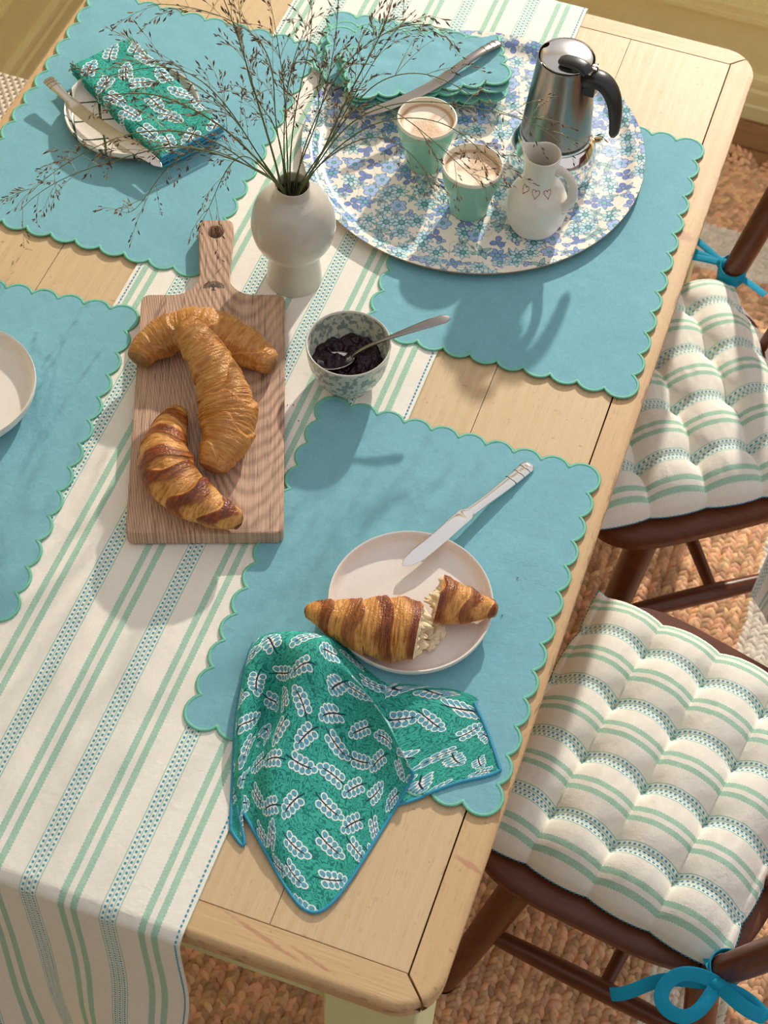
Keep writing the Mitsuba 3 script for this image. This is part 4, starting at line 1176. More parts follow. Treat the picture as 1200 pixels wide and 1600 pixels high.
# ------------------------------------------------------------------ napkins: draped, folded on the plate, folded on the tray
NC = np.array([
    [(-0.285, 0.318, 0.003), (-0.291, 0.302, 0.012), (-0.281, 0.234, 0.006), (-0.260, 0.169, 0.004), (-0.238, 0.109, 0.003)],
    [(-0.272, 0.326, 0.003), (-0.280, 0.301, 0.030), (-0.264, 0.232, 0.022), (-0.247, 0.169, 0.014), (-0.226, 0.110, 0.004)],
    [(-0.248, 0.336, 0.003), (-0.257, 0.306, 0.041), (-0.248, 0.252, 0.008), (-0.244, 0.184, 0.0055), (-0.237, 0.131, 0.007)],
    [(-0.222, 0.338, 0.003), (-0.230, 0.311, 0.047), (-0.228, 0.233, 0.040), (-0.217, 0.156, 0.025), (-0.181, 0.084, 0.003)],
    [(-0.202, 0.332, 0.003), (-0.217, 0.306, 0.052), (-0.196, 0.230, 0.029), (-0.171, 0.141, 0.010), (-0.131, 0.061, 0.0025)],
    [(-0.190, 0.325, 0.003), (-0.207, 0.304, 0.043), (-0.171, 0.249, 0.016), (-0.135, 0.181, 0.008), (-0.109, 0.126, 0.0025)],
    [(-0.174, 0.316, 0.003), (-0.189, 0.299, 0.035), (-0.153, 0.266, 0.034), (-0.118, 0.225, 0.022), (-0.096, 0.196, 0.006)],
    [(-0.152, 0.308, 0.003), (-0.162, 0.283, 0.022), (-0.141, 0.261, 0.031), (-0.114, 0.236, 0.030), (-0.093, 0.217, 0.022)],
    [(-0.142, 0.306, 0.003), (-0.147, 0.274, 0.015), (-0.134, 0.263, 0.017), (-0.119, 0.241, 0.012), (-0.105, 0.213, 0.010)],
    [(-0.146, 0.310, 0.003), (-0.151, 0.294, 0.0085), (-0.134, 0.268, 0.006), (-0.118, 0.230, 0.0045), (-0.102, 0.187, 0.003)],
    [(-0.117, 0.318, 0.004), (-0.124, 0.306, 0.011), (-0.105, 0.275, 0.009), (-0.081, 0.244, 0.006), (-0.063, 0.218, 0.003)],
    [(-0.083, 0.325, 0.004), (-0.088, 0.314, 0.008), (-0.070, 0.289, 0.007), (-0.050, 0.260, 0.005), (-0.034, 0.240, 0.003)],
    [(-0.058, 0.322, 0.004), (-0.061, 0.318, 0.006), (-0.046, 0.299, 0.0055), (-0.031, 0.279, 0.0045), (-0.015, 0.256, 0.004)]])
a_, b_ = np.arange(13) / 12.0, np.array([0, 0.13, 0.40, 0.70, 1.0])
ga, gb = np.linspace(0, 1, 150), np.linspace(0, 1, 90)
PN = np.stack([RectBivariateSpline(a_, b_, NC[..., k], kx=3, ky=2, s=0)(ga, gb) for k in range(3)], -1)
PN[..., 2] = np.maximum(PN[..., 2] + 0.0012 * nz(PN * [1, 1, 0], 55, 3), 0.0)


def ground(x, y):
    return np.where((x > -0.335) & (x < -0.008) & (y > 0.205), 0.0042, np.where(x < -0.239, 0.0020, 0.0008))


PN[..., 2] = np.maximum(PN[..., 2], ground(PN[..., 0], PN[..., 1]) + 0.0012)
la = np.concatenate([np.zeros((1, 90)), np.cumsum(np.linalg.norm(np.diff(PN, axis=0), axis=2), axis=0)])
lb = np.concatenate([np.zeros((150, 1)), np.cumsum(np.linalg.norm(np.diff(PN, axis=1), axis=2), axis=1)], axis=1)
uvn = np.stack([la - la[50:51], lb], -1)
k = thing('draped_napkin', 'green berry-sprig printed napkin draped loosely over the near placemat', 'napkin')
add(k + '__cloth', grid(PN), 'sprig_cloth', smooth=True, uv=uvn.reshape(-1, 2))
hem = np.concatenate([PN[0, 12:], PN[1:, -1], PN[-1, ::-1][1:-10]])
hem = resample(np.vstack([hem, hem[::-1][1:-1]]), 0.0012)[:int(len(resample(np.vstack([hem, hem[::-1][1:-1]]), 0.0012)) / 2)]
add(k + '__hem', sweep(hem, 0.0019 * np.where(np.arange(len(hem)) % 2 == 0, 1, 0.85), 7), 'blue_thread', smooth=True)
labels[k + '__hem'] = {'label': 'blue overlocked hem'}

# folded green napkin on the grid plate: a stack of layers, folded over at the right-hand end
k = thing('folded_napkin', 'green berry-sprig printed napkin folded into a pad on the grid plate', 'napkin')
A, B, C_, D = (np.array(p) for p in ((-0.771, 1.074), (-0.822, 0.996), (-0.648, 0.886), (-0.598, 0.966)))


def quad_layer(A, B, C_, D, z0, z1, seed, wav, n=60, m=34, t=0.0030, r=0.0024):
    """A plump folded layer between four corners (left back, left front, right front, right back)."""
    s, q = np.meshgrid(np.linspace(0, 1, n), np.linspace(0, 1, m), indexing='ij')
    base = ((1 - s) * (1 - q))[..., None] * B + (s * (1 - q))[..., None] * C_ + (s * q)[..., None] * D + ((1 - s) * q)[..., None] * A
    e = np.minimum(np.minimum(s, 1 - s) * n / 6, np.minimum(q, 1 - q) * m / 6)
    rnd = np.sqrt(np.clip(1 - (1 - np.clip(e, 0, 1)) ** 2, 0, 1))
    q3 = np.stack([base[..., 0], base[..., 1], 0 * s + seed], -1)
    z = z0 + (z1 - z0) * s + wav * (nz(q3 * [0.6, 0.6, 1], 26, seed) * 2 + 0.8 * nz(q3, 60, seed))
    top_ = np.dstack([base, z + t * rnd])
    bot = np.dstack([base, z - t * rnd * 0.6])
    return top_, bot, s, q


for i, (o, zz) in enumerate((((0.004, -0.001), 0.0165), ((0.001, 0.000), 0.0230), ((0.0, 0.0), 0.0300))):
    o = np.array(o)
    end = (D - A) / np.linalg.norm(D - A) * (-0.006 + 0.004 * (i == 1))
    T_, B_, s, q = quad_layer(A + o, B + o * 0.5, C_ + o + end * (i < 2), D + o + end * (i < 2), zz, zz - 0.004 - 0.003 * (i == 0), 4 + i, 0.0024, t=0.0036)
    uvl = np.stack([s * 0.205, q * 0.093], -1).reshape(-1, 2)
    t = cat([grid(T_), grid(B_[:, ::-1])])
    add(k + '__layer', t, 'sprig_cloth', smooth=True, uv=np.vstack([uvl, np.stack([s[:, ::-1] * 0.205 + 0.3, q[:, ::-1] * 0.093], -1).reshape(-1, 2)]))
    for edge in ([T_[-1, :, :] * 0.5 + B_[-1, :, :] * 0.5] if i < 2 else [T_[-1] * 0.5 + B_[-1] * 0.5 + [0.001, 0, 0.003], T_[-1] * 0.5 + B_[-1] * 0.5 + [-0.001, 0, -0.0028]]):
        e2 = spline(edge[::3], 90)
        add(k + '__hem', sweep(e2, 0.0021 * np.where(np.arange(90) % 2 == 0, 1, 0.86), 7), 'blue_thread', smooth=True)
for j in range(3):
    labels[k + ('__hem' if j == 0 else '__hem_%03d' % j)] = {'label': 'blue overlocked hem'}


# aqua scalloped napkins folded on the tray
def napkin_layer(key, org, a, w, h, z, nx, ny, seed, tilt=(0, 0), curl=0.0, curl_side=1, amp=0.0018, plain_back=False):
    o = scallop_outline(w, h, nx, ny)
    if plain_back:
        o[:, 1] = np.minimum(o[:, 1], h / 2 - 0.0125)
    m = rotz(a, *org)

    def warp(v):
        p = v @ m[:3, :3].T + m[:3, 3]
        q = np.stack([v[:, 0], v[:, 1], np.full(len(v), seed * 2.3)], 1)
        c = np.clip(curl_side * v[:, 0] / (w / 2) - 0.55, 0, 1) ** 2
        p[:, 2] = z + v[:, 2] + v[:, 0] * tilt[0] + v[:, 1] * tilt[1] + amp * (1 + 2 * nz(q, 22, seed) + 0.8 * nz(q, 60, seed)) + curl * c
        return p

    t, _ = cloth_sheet(o, warp, 0.0012, 0.010)
    t = trimesh.graph.smooth_shade(t, angle=np.radians(40), facet_minarea=None)
    key = add(key + '__layer', t, 'aqua_cloth', smooth=True, uv=(t.vertices[:, :2]))
    loop = warp(np.column_stack([o, np.full(len(o), 0.0006)]))
    if plain_back:
        sel = o[:, 1] < h / 2 - 0.013
        st_ = np.where(sel & ~np.roll(sel, 1))[0][0]
        run = np.roll(loop, -st_, 0)[:sel.sum()]
        run = resample(np.vstack([run, run[::-1][1:-1]]), 0.00085)
        run = run[:len(run) // 2]
        add(key + '__scalloped_edge', sweep(run, 0.0022 * np.where(np.arange(len(run)) % 2 == 0, 1, 0.8), 6, flat=(1.15, 0.62)), 'green_thread', smooth=True)
        return
    add(key + '__scalloped_edge', thread_edge(loop, 0.0022), 'green_thread', smooth=True)


k1 = thing('scalloped_napkin', 'aqua scalloped napkin folded at the back of the tray, under the other one', 'napkin', 'folded aqua napkins on the tray')
na = math.radians(8)
for i, (ox, oy, da, w_, h_, cu) in enumerate(((0, 0, 0, 0.208, 0.122, 0.0), (0.006, -0.012, 0.07, 0.196, 0.112, 0.004), (0.004, -0.020, 0.16, 0.186, 0.106, 0.010))):
    napkin_layer(k1, (-0.4450 + ox, 1.1930 + oy), na + da, w_, h_, T0 + 0.0012 + 0.0038 * i, 5, 3, 5 + i, curl=cu, curl_side=-1, tilt=(0, 0.020 * i), amp=0.0012 + 0.0006 * i)
k2 = thing('scalloped_napkin', 'aqua scalloped napkin folded on top, under the knife on the tray', 'napkin', 'folded aqua napkins on the tray')
nb_ = math.radians(29.5)
for i, (ox, oy, da, w_, h_, cu, cs) in enumerate(((0.004, -0.004, -0.10, 0.205, 0.100, 0.0, 1), (-0.004, -0.003, 0.05, 0.200, 0.100, 0.006, -1), (0.003, -0.005, -0.05, 0.206, 0.100, 0.006, 1), (0.002, 0.001, 0.0, 0.208, 0.104, 0.014, 1))):
    napkin_layer(k2, (-0.3990 + ox, 1.1490 + oy), nb_ + da, w_, h_, T0 + 0.0165 + 0.0050 * i, 5, 2, 15 + i, curl=cu, curl_side=cs, amp=0.0022, plain_back=i == 3)

# ------------------------------------------------------------------ chairs with tied cushions


def rod(p, r0, r1, n=24, bulge=0.0):
    p = np.asarray(p, float)
    c = spline(p, n) if len(p) > 2 else p[0] + (p[1] - p[0]) * np.linspace(0, 1, n)[:, None]
    u = np.linspace(0, 1, n)
    return sweep(c, r0 + (r1 - r0) * u + bulge * np.sin(np.pi * u), 20)


SEAT = -0.326          # top of the seat below the table top


def chair(label, x, y, a):
    """Local axes: -x towards the table, +x the back, y across."""
    k = thing('dining_chair', label, 'chair', 'dark wooden dining chairs')
    m = rotz(a, x, y)
    sp_ = []
    for t in np.linspace(0, 2 * np.pi, 73)[:-1]:
        c, s = math.cos(t), math.sin(t)
        e = 2 / 4.2
        px, py = np.sign(c) * abs(c) ** e, np.sign(s) * abs(s) ** e
        sp_.append((0.178 * px, (0.212 + 0.010 * -px) * py))
    add(k + '__seat', mslab(poly_cs(np.array(sp_)), SEAT - 0.024, SEAT, 0.009, 12), 'dark_wood', smooth=40, xf=m)
    legs = {}
    for sx, sy in ((-1, -1), (-1, 1), (1, -1), (1, 1)):
        tx, ty = (-0.082, 0.178 * sy) if sx < 0 else (0.130, 0.150 * sy)
        bx, by = (-0.150, 0.215 * sy) if sx < 0 else (0.205, 0.200 * sy)
        p0, p1 = np.array([tx, ty, SEAT - 0.018]), np.array([bx, by, -TZ + 0.0165])
        legs[sx, sy] = (p0, p1)
        add(k + '__leg', rod((p0, p1), 0.0215, 0.0145, bulge=0.001), 'dark_wood', smooth=True, xf=m)
    at = lambda q, z: q[0] + (q[1] - q[0]) * (q[0][2] - z) / (q[0][2] - q[1][2])
    mids = []
    for sy in (-1, 1):
        p, q = at(legs[-1, sy], -0.535), at(legs[1, sy], -0.550)
        add(k + '__side_stretcher', rod((p, q), 0.0095, 0.0095, bulge=0.004), 'dark_wood', smooth=True, xf=m)
        mids.append(p + (q - p) * 0.56)
    add(k + '__cross_stretcher', rod(mids, 0.0085, 0.0085, bulge=0.0015), 'dark_wood', smooth=True, xf=m)
    posts = []
    for sy in (-1, 1):
        p0, p1 = np.array([0.148, 0.184 * sy, SEAT - 0.010]), np.array([0.250, 0.205 * sy, 0.05])
        c = np.array([p0, p0 + (p1 - p0) * 0.5 + [0.004, 0, 0], p1])
        posts.append(p1)
        add(k + '__back_post', rod(c, 0.0165, 0.0140, bulge=0.0025), 'dark_wood', smooth=True, xf=m)
    rail = np.array([posts[0], [0.274, -0.07, 0.055], [0.274, 0.07, 0.055], posts[1]])
    add(k + '__top_rail', sweep(spline(rail, 30), 0.014, 14, flat=(0.8, 2.2)), 'dark_wood', smooth=True, xf=m)
    for yy in (-0.06, 0.0, 0.06):
        add(k + '__spindle', rod(([0.155, yy, SEAT - 0.01], [0.268, yy * 1.05, 0.05]), 0.0075, 0.0065, bulge=0.002), 'dark_wood', smooth=True, xf=m)
    return k, m


CW, CD = 0.375, 0.335


def cushion(label, m, seed, du=0.0, ox=-0.010):
    k = thing('seat_cushion', label, 'cushion', 'striped tufted seat cushions')
    n = 150
    s, q = np.meshgrid(np.linspace(-1, 1, n), np.linspace(-1, 1, n), indexing='ij')
    px, py = 0.078, 0.0814
    x, y = s * CD / 2, q * CW / 2
    # the rim draws in between the tufts and runs out to points at the corners
    pull = lambda t, per: 0.0045 * (1 - np.abs(np.sin(np.pi * t / per)) ** 0.7)
    x = x - np.sign(s) * np.abs(s) ** 6 * pull(y + du, py) + 0.004 * np.sign(s) * (np.abs(s) * np.abs(q)) ** 8
    y = y - np.sign(q) * np.abs(q) ** 6 * pull(x, px) + 0.004 * np.sign(q) * (np.abs(s) * np.abs(q)) ** 8
    edge = (np.clip(1 - np.abs(s) ** 5.0, 0, 1) * np.clip(1 - np.abs(q) ** 5.0, 0, 1)) ** 0.52
    dx = x - px * np.round(x / px)
    yy = y + du
    dy = yy - py * np.round(yy / py)
    fx = np.sin(np.pi * np.clip(np.abs(dx) / px, 0, 1)) ** 0.62
    fy = np.sin(np.pi * np.clip(np.abs(dy) / py, 0, 1)) ** 0.70
    tuft = np.exp(-(dx ** 2 + dy ** 2) / (2 * 0.010 ** 2))
    q3 = np.stack([x, y, 0 * x + seed], -1)
    body = 1 - (1 - fx) * (0.38 + 0.28 * (1 - fy)) - 0.14 * (1 - fy) * fx - 0.14 * tuft
    thick = 0.067 * edge * body + 0.0022 * nz(q3, 34, seed) * edge + 0.0022 * nz(q3 * [3, 1, 1], 40, seed) * edge
    mid = 0.010
    zt = SEAT + mid + thick * 0.82
    zb = SEAT + 0.0015 + (mid - 0.0015) * (1 - edge)
    uv = np.stack([y + du + 0.0814 * 0.0, x + 0.5], -1).reshape(-1, 2)
    Tt, Bb = np.stack([x + ox, y, zt], -1), np.stack([x + ox, y, zb], -1)
    add(k + '__cover', cat([grid(Tt), grid(Bb[:, ::-1])]), 'stripe_fabric', smooth=True, uv=np.vstack([uv, uv]), xf=m)
    rim = np.concatenate([Tt[:, 0], Tt[-1, 1:], Tt[::-1, -1][1:], Tt[0, ::-1][1:-1]])
    rq = resample(rim, 0.0052)
    st = [sweep(np.array([p, p + (q2 - p) * 0.5]), 0.0013, 5) for p, q2 in zip(rq, np.roll(rq, -1, 0))]
    stuff(add(k + '__rim_stitching', cat(st), 'blue_thread', smooth=False, xf=m), 'blue stitches along the rim')
    tf = []
    for i in range(-2, 3):
        for j in range(-2, 4):
            cx_, cy_ = i * px, j * py - du
            if abs(cx_) < CD / 2 - 0.02 and abs(cy_) < CW / 2 - 0.02:
                ii = np.argmin(np.abs(x[:, n // 2] - cx_)); jj = np.argmin(np.abs(y[n // 2] - cy_))
                tf.append(moved(sweep(np.array([(-0.0035, 0, 0), (0.0035, 0, 0)]), 0.0009, 5), rotz(0.4, cx_ + ox, cy_, Tt[ii, jj, 2] + 0.0006)))
    stuff(add(k + '__tuft_stitches', cat(tf), 'green_thread', smooth=False, xf=m), 'thread tufts')
    return k


def ribbon(path, w, up, n=60, t=0.0012):
    c = spline(path, n)
    return sweep(c, 1.0, 10, flat=(w / 2, t), up=up)


a1, a2 = math.radians(-11.0), math.radians(33)
c1, m1_ = chair('dark wooden chair at the near right corner of the table', 0.148, 0.476, a1)
q1 = cushion('striped tufted cushion with a blue bow on the nearer chair', m1_, 2, du=0.0407)
c2, m2_ = chair('dark wooden chair farther along the right side of the table', 0.014, 1.029, a2)
q2 = cushion('striped tufted cushion with loose blue ties on the farther chair', m2_, 6, du=0.0407)


def on(m, p):
    return np.array(p) @ m[:3, :3].T + m[:3, 3]


# the bow on the nearer chair's post (built in room axes about the knot)
post = lambda m, sy, z: on(m, np.array([0.148, 0.184 * sy, SEAT - 0.010]) + (np.array([0.250, 0.205 * sy, 0.05]) - np.array([0.148, 0.184 * sy, SEAT - 0.010])) * ((z - SEAT + 0.01) / (0.05 - SEAT + 0.01)))
pc = post(m1_, -1, -0.295)
cx_, cy_, cz_ = pc
ring = np.array([(cx_ + 0.0185 * math.cos(t), cy_ + 0.0185 * math.sin(t), cz_ + 0.004 * math.sin(t)) for t in np.linspace(0, 2 * np.pi, 40)])
kn_ = np.array([cx_ - 0.006, cy_ - 0.022, cz_ + 0.004])
parts = [sweep(ring, 1.0, 10, flat=(0.0016, 0.0065), up=(0, 0, 1)), moved(trimesh.creation.icosphere(3, 1.0), np.array([[0.011, 0, 0, kn_[0]], [0, 0.008, 0, kn_[1]], [0, 0, 0.008, kn_[2]], [0, 0, 0, 1.0]]))]
K = kn_
loops = [[K, K + [-0.022, -0.002, 0.010], K + [-0.046, -0.012, 0.008], K + [-0.052, -0.036, -0.006], K + [-0.026, -0.044, -0.012], K + [-0.006, -0.022, -0.004], K],
         [K, K + [0.018, -0.012, 0.006], K + [0.042, -0.018, 0.000], K + [0.056, -0.014, -0.010], K + [0.040, -0.004, -0.010], K + [0.016, -0.002, -0.002], K]]
for lp in loops:
    parts.append(ribbon(lp, 0.0165, (0.1, -0.6, 0.8)))
parts.append(ribbon([K, K + [-0.030, -0.006, -0.004], K + [-0.060, -0.014, -0.014], K + [-0.085, -0.030, -0.028], K + [-0.104, -0.036, -0.040]], 0.0165, (0.1, -0.7, 0.7)))
parts.append(ribbon([on(m1_, (0.130, -0.172, SEAT + 0.012)), on(m1_, (0.143, -0.188, SEAT + 0.022)), kn_], 0.012, (0, 0, 1), 20))
add(q1 + '__tie', cat(parts), 'blue_ribbon', smooth=50)
labels[q1 + '__tie'] = {'label': 'blue ribbon tied in a bow round the chair post'}
pc = post(m2_, 1, -0.300)
cx_, cy_, cz_ = pc
parts = []
for zo, r_o in ((0.0, 0.0190), (0.010, 0.0185)):
    ring = np.array([(cx_ + r_o * math.cos(t), cy_ + r_o * math.sin(t), cz_ + zo + 0.004 * math.sin(t)) for t in np.linspace(0, 2 * np.pi, 40)])
    parts.append(sweep(ring, 1.0, 10, flat=(0.0016, 0.0062), up=(0, 0, 1)))
K = np.array([cx_ - 0.016, cy_ + 0.006, cz_ + 0.008])
parts.append(moved(trimesh.creation.icosphere(3, 1.0), np.array([[0.009, 0, 0, K[0]], [0, 0.010, 0, K[1]], [0, 0, 0.009, K[2]], [0, 0, 0, 1.0]])))
for d in ((-0.105, 0.062, 0.004), (-0.105, 0.020, -0.006), (-0.105, -0.010, -0.002)):
    d = np.array(d)
    parts.append(ribbon([K, K + d * 0.35 + [0, 0, 0.002], K + d * 0.7 + [0, 0, 0.001], K + d], 0.0105, (0, -0.3, 1), 30))
parts.append(ribbon([K + [0.012, -0.01, 0], K + [0.036, -0.016, -0.004], K + [0.070, -0.030, -0.008]], 0.012, (0, 0, 1), 20))
add(q2 + '__tie', cat(parts), 'blue_ribbon', smooth=50)
labels[q2 + '__tie'] = {'label': 'blue ribbons wound round the chair post'}

# a flap of the same striped cloth hanging by the farther chair, cut by the right edge of the picture
k = thing('striped_cloth', 'strip of striped cushion fabric hanging below the farther chair at the right edge', 'cloth')
s, q = np.meshgrid(np.linspace(0, 1, 50), np.linspace(0, 1, 24), indexing='ij')
fa, fb, fc, fd = (np.array(p) for p in [(0.2, 0.884, -0.5), (0.208, 0.925, -0.335), (0.275, 0.92, -0.4), (0.236, 0.874, -0.55)])
W_ = ((1 - s) * (1 - q))[..., None] * fa + (s * (1 - q))[..., None] * fd + (s * q)[..., None] * fc + ((1 - s) * q)[..., None] * fb
W_[..., 1] += 0.008 * np.sin(q * 6 + s * 2.5) * s
add(k + '__cloth', grid(W_), 'stripe_fabric', smooth=True, uv=np.stack([s * 0.10 - 0.014, q * 0.12], -1).reshape(-1, 2))

# woven seat of a chair on the left side
k = thing('woven_chair', 'chair with a white woven cord seat at the top left, beside the table', 'chair')
wx0, wx1, wy0, wy1, wz = -1.385, -1.030, 0.860, 1.262, -0.300
fr = [((wx0, wy0), (wx1, wy0)), ((wx0, wy1), (wx1, wy1)), ((wx0, wy0), (wx0, wy1)), ((wx1, wy0), (wx1, wy1))]
for (p, q) in fr:
    add(k + '__seat_rail', rod(([p[0], p[1], wz - 0.012], [q[0], q[1], wz - 0.012]), 0.013, 0.013), 'white_paint', smooth=True)
for px_ in (wx0, wx1):
    for py_ in (wy0, wy1):
        add(k + '__leg', rod(([px_, py_, wz + 0.006], [px_, py_, -TZ]), 0.017, 0.013), 'white_paint', smooth=True)
co = []
cw = 0.0062
nx_ = int((wx1 - wx0) / cw)
for i in range(nx_):
    x = wx0 + (i + 0.5) * cw
    ys = np.arange(wy0 - 0.004, wy1 + 0.008, cw / 1.6)
    co.append(sweep(np.stack([x + 0 * ys, ys, wz + 0.003 + 0.0022 * np.where((np.arange(len(ys)) // 2 + i) % 2 == 0, 1, -1)], -1), 0.0030, 5))
ny_ = int((wy1 - wy0) / (cw * 1.25))
for j in range(ny_):
    y = wy0 + (j + 0.5) * cw * 1.25
    co.append(sweep(np.array([(wx0 - 0.004, y, wz + 0.002), (wx1 + 0.006, y, wz + 0.002)]), 0.0030, 6))
stuff(add(k + '__woven_cord', cat(co), 'cord_white', smooth=True), 'woven white cord')

# ------------------------------------------------------------------ dry grass in the vase
STEMS = {
    'a': [(-0.446, 0.783, 0.14), (-0.450, 0.759, 0.24), (-0.457, 0.742, 0.32), (-0.467, 0.736, 0.38), (-0.482, 0.736, 0.43)],
    'b': [(-0.446, 0.792, 0.14), (-0.459, 0.798, 0.22), (-0.473, 0.779, 0.28), (-0.486, 0.786, 0.33), (-0.494, 0.797, 0.38)],
    'c': [(-0.442, 0.796, 0.14), (-0.433, 0.799, 0.26), (-0.416, 0.793, 0.35), (-0.412, 0.787, 0.42)],
    'd': [(-0.444, 0.783, 0.14), (-0.483, 0.775, 0.20), (-0.513, 0.762, 0.24), (-0.555, 0.766, 0.25), (-0.613, 0.783, 0.23), (-0.676, 0.802, 0.19)],
    'e': [(-0.446, 0.783, 0.14), (-0.464, 0.773, 0.19), (-0.479, 0.760, 0.24), (-0.501, 0.751, 0.28), (-0.527, 0.748, 0.30), (-0.561, 0.743, 0.32), (-0.598, 0.747, 0.33)],
    'f': [(-0.427, 0.786, 0.14), (-0.401, 0.781, 0.21), (-0.378, 0.783, 0.28), (-0.361, 0.793, 0.33), (-0.344, 0.815, 0.38), (-0.340, 0.829, 0.41)],
    'g': [(-0.427, 0.794, 0.14), (-0.404, 0.802, 0.20), (-0.381, 0.814, 0.26), (-0.361, 0.839, 0.31), (-0.329, 0.873, 0.36)],
    'h': [(-0.437, 0.797, 0.14), (-0.410, 0.787, 0.24), (-0.393, 0.779, 0.31), (-0.383, 0.779, 0.38), (-0.383, 0.788, 0.42)],
    'i': [(-0.446, 0.795, 0.14), (-0.437, 0.772, 0.25), (-0.428, 0.772, 0.33), (-0.407, 0.785, 0.40)],
    'j': [(-0.428, 0.792, 0.14), (-0.395, 0.769, 0.22), (-0.358, 0.782, 0.28), (-0.313, 0.814, 0.29), (-0.267, 0.850, 0.27), (-0.218, 0.886, 0.24), (-0.185, 0.903, 0.22), (-0.137, 0.929, 0.19)],
    'k': [(-0.443, 0.785, 0.14), (-0.454, 0.731, 0.22), (-0.500, 0.708, 0.27), (-0.558, 0.707, 0.26), (-0.636, 0.719, 0.20), (-0.688, 0.717, 0.15), (-0.722, 0.709, 0.11)],
    'l': [(-0.443, 0.783, 0.14), (-0.453, 0.764, 0.18), (-0.477, 0.764, 0.20), (-0.504, 0.759, 0.17), (-0.540, 0.771, 0.10)],
    'm': [(-0.430, 0.793, 0.14), (-0.382, 0.792, 0.25), (-0.350, 0.818, 0.30), (-0.311, 0.849, 0.30), (-0.256, 0.858, 0.28), (-0.217, 0.877, 0.25), (-0.190, 0.905, 0.235)],
    'n': [(-0.430, 0.791, 0.14), (-0.395, 0.806, 0.22), (-0.369, 0.834, 0.25), (-0.316, 0.828, 0.25), (-0.271, 0.827, 0.22), (-0.229, 0.846, 0.17)],
    'o': [(-0.443, 0.795, 0.14), (-0.448, 0.774, 0.27), (-0.465, 0.772, 0.36), (-0.512, 0.769, 0.38), (-0.587, 0.777, 0.36)],
    'p': [(-0.434, 0.796, 0.14), (-0.400, 0.781, 0.28), (-0.366, 0.803, 0.35), (-0.324, 0.836, 0.37), (-0.282, 0.857, 0.35)],
    'q': [(-0.444, 0.784, 0.14), (-0.470, 0.743, 0.21), (-0.520, 0.717, 0.24), (-0.598, 0.718, 0.20), (-0.676, 0.722, 0.14), (-0.750, 0.719, 0.06)],
    'r': [(-0.446, 0.784, 0.14), (-0.469, 0.761, 0.22), (-0.497, 0.740, 0.30), (-0.527, 0.731, 0.33), (-0.579, 0.727, 0.32), (-0.644, 0.740, 0.28)],
    's': [(-0.425, 0.792, 0.14), (-0.378, 0.790, 0.23), (-0.335, 0.798, 0.27), (-0.287, 0.828, 0.26), (-0.249, 0.851, 0.22), (-0.216, 0.877, 0.17)],
    't': [(-0.442, 0.792, 0.14), (-0.438, 0.779, 0.26), (-0.441, 0.773, 0.35), (-0.453, 0.779, 0.41)],
    'u': [(-0.443, 0.783, 0.14), (-0.464, 0.741, 0.21), (-0.504, 0.731, 0.23), (-0.574, 0.723, 0.16), (-0.625, 0.735, 0.09)],
    'v': [(-0.427, 0.791, 0.14), (-0.385, 0.800, 0.21), (-0.343, 0.803, 0.24), (-0.312, 0.823, 0.21), (-0.292, 0.843, 0.15)],
}
GL = {
    'a': 'thickest dry grass stem, rising to the top left from the vase',
    'b': 'thin dry grass stem close along the right of the thickest one',
    'c': 'dry grass stem standing most upright above the vase mouth',
    'd': 'dry grass stem arching left across the folded green napkin, the uppermost of those over it',
    'e': 'dry grass stem slanting up to the left above the back corner of the green napkin',
    'f': 'thick dry grass stem leaning right in front of the aqua napkins on the tray',
    'g': 'dry grass stem leaning right, just to the right of the thick one by the aqua napkins',
    'h': 'thin dry grass stem rising to the top between the placemat corner and the tray',
    'i': 'short thin dry grass stem bending right at its tip over the striped runner',
    'j': 'longest dry grass stem, arching right past the cups to the coffee pot',
    'k': 'dry grass stem drooping far to the left edge of the photo',
    'l': 'shortest dry grass stem, drooping just left of the vase',
    'm': 'dry grass stem arching right over the aqua napkins towards the coffee pot',
    'n': 'dry grass stem arching right over the two coffee cups',
    'o': 'dry grass stem bending sharply left at the top above the back left placemat',
    'p': 'dry grass stem bending right at the top above the aqua napkins',
    'q': 'dry grass stem drooping left below the grid plate',
    'r': 'dry grass stem arching left over the back edge of the green napkin',
    's': 'dry grass stem arching right and drooping beside the nearer cup',
    't': 'thin dry grass stem rising straight up left of the most upright one',
    'u': 'dry grass stem drooping left over the bare aqua placemat',
    'v': 'short dry grass stem drooping right over the near rim of the tray'}
rng = np.random.default_rng(77)
SEEDV = np.array([(0, 0, -1), (0.30, 0, -0.25), (0, 0.30, -0.25), (-0.30, 0, -0.25), (0, -0.30, -0.25), (0.22, 0, 0.4), (0, 0.22, 0.4), (-0.22, 0, 0.4), (0, -0.22, 0.4), (0, 0, 1.0)])
SEEDF = np.array([(0, 2, 1), (0, 3, 2), (0, 4, 3), (0, 1, 4), (1, 2, 6), (1, 6, 5), (2, 3, 7), (2, 7, 6), (3, 4, 8), (3, 8, 7), (4, 1, 5), (4, 5, 8), (5, 6, 9), (6, 7, 9), (7, 8, 9), (8, 5, 9)])


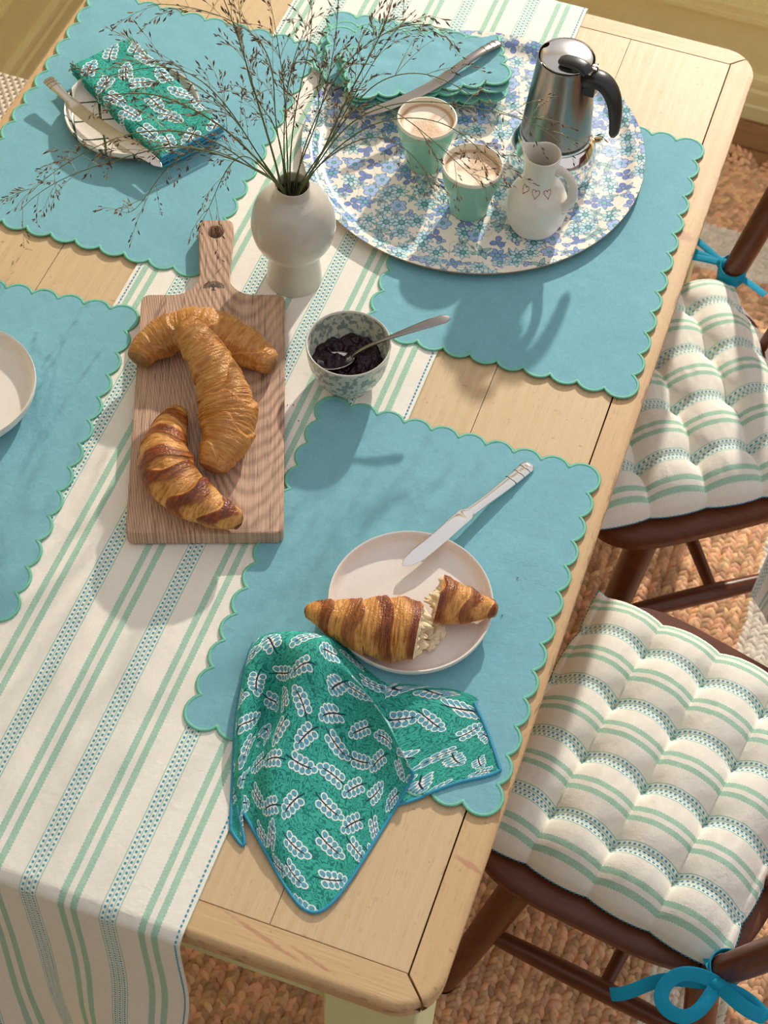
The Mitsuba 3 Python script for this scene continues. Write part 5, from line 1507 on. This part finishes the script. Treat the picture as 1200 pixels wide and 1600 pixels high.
def grass(key, pts, thick, start):
    P0 = np.array([VX + (pts[0][0] - VX) * 0.5, VY + (pts[0][1] - VY) * 0.5, 0.060])
    c = spline([P0] + list(pts), 70)
    u = np.linspace(0, 1, 70)
    add(key + '__stem', sweep(c, thick * (1 - 0.72 * u), 6), 'grass_stem', smooth=True)
    twigs, sv, sf, sc = [], [], [], []

    def seed(p, d):
        L = rng.uniform(0.0024, 0.0040)
        z = d / np.linalg.norm(d)
        m = frame(p, z, (1, 0.2, 0.1) if abs(z[0]) < 0.9 else (0, 1, 0))
        v = (SEEDV * [0.80 * L, 0.80 * L, L]) @ m[:3, :3].T + p + z * L * 0.8
        sf.append(SEEDF + 10 * len(sv)); sv.append(v)
        sc.append(np.tile(np.array([0.22, 0.125, 0.075]) * rng.choice([0.30, 0.45, 0.7, 1.2, 2.0]) + rng.uniform(0, 0.02, 3), (10, 1)))

    for node in np.arange(start, 1.0, 0.072):
        i = min(int(node * 69), 68)
        t = c[min(i + 1, 69)] - c[i - 1]; t /= np.linalg.norm(t)
        for _ in range(rng.integers(1, 4)):
            r = rng.normal(0, 1, 3); r -= t * (r @ t); r /= np.linalg.norm(r)
            ang = rng.uniform(0.25, 0.75)
            d = t * math.cos(ang) + r * math.sin(ang)
            L = rng.uniform(0.045, 0.105) * (1.15 - 0.55 * node)
            droop = rng.uniform(0.05, 0.28) * L
            b = np.array([c[i], c[i] + d * L * 0.5 + [0, 0, 0.05 * L], c[i] + d * L - [0, 0, droop]])
            b = spline(b, 12)
            b[:, 2] = np.maximum(b[:, 2], 0.012)
            twigs.append(sweep(b, 0.00034 * np.linspace(1, 0.5, 12), 3))
            for w in np.linspace(0.35, 1.0, rng.integers(5, 8)):
                j = min(int(w * 11), 10)
                tt = b[j + 1] - b[j]; tt /= np.linalg.norm(tt)
                rr = rng.normal(0, 1, 3); rr -= tt * (rr @ tt); rr /= np.linalg.norm(rr)
                dd = tt * 0.85 + rr * rng.uniform(0.15, 0.6)
                l2 = rng.uniform(0.003, 0.012) * (1.2 - 0.5 * w)
                e = b[j] + dd * l2
                e[2] = max(e[2], 0.012)
                twigs.append(sweep(np.array([b[j], e]), 0.00018, 3))
                seed(e, e - b[j])
                if rng.random() < 0.35:
                    seed(b[j] + dd * l2 * 0.55, dd + 0.5 * rr)
    stuff(add(key + '__twigs', cat(twigs), 'grass_twig', smooth=False), 'hair-thin side twigs')
    stuff(add(key + '__seeds', (np.vstack(sv), np.vstack(sf)), 'grass_seed', smooth=True, col=np.clip(np.vstack(sc), 0.01, 0.6)), 'small brown seeds')


for nm, pts in STEMS.items():
    k = thing('dry_grass', GL[nm], 'grass stem', 'dry grass stems in the vase')
    grass(k, pts, 0.0016 if nm in 'afd' else 0.0010, 0.62 if nm in 'jm' else 0.72 if nm in 'nsv' else 0.42 if nm in 'kdqru' else 0.52)
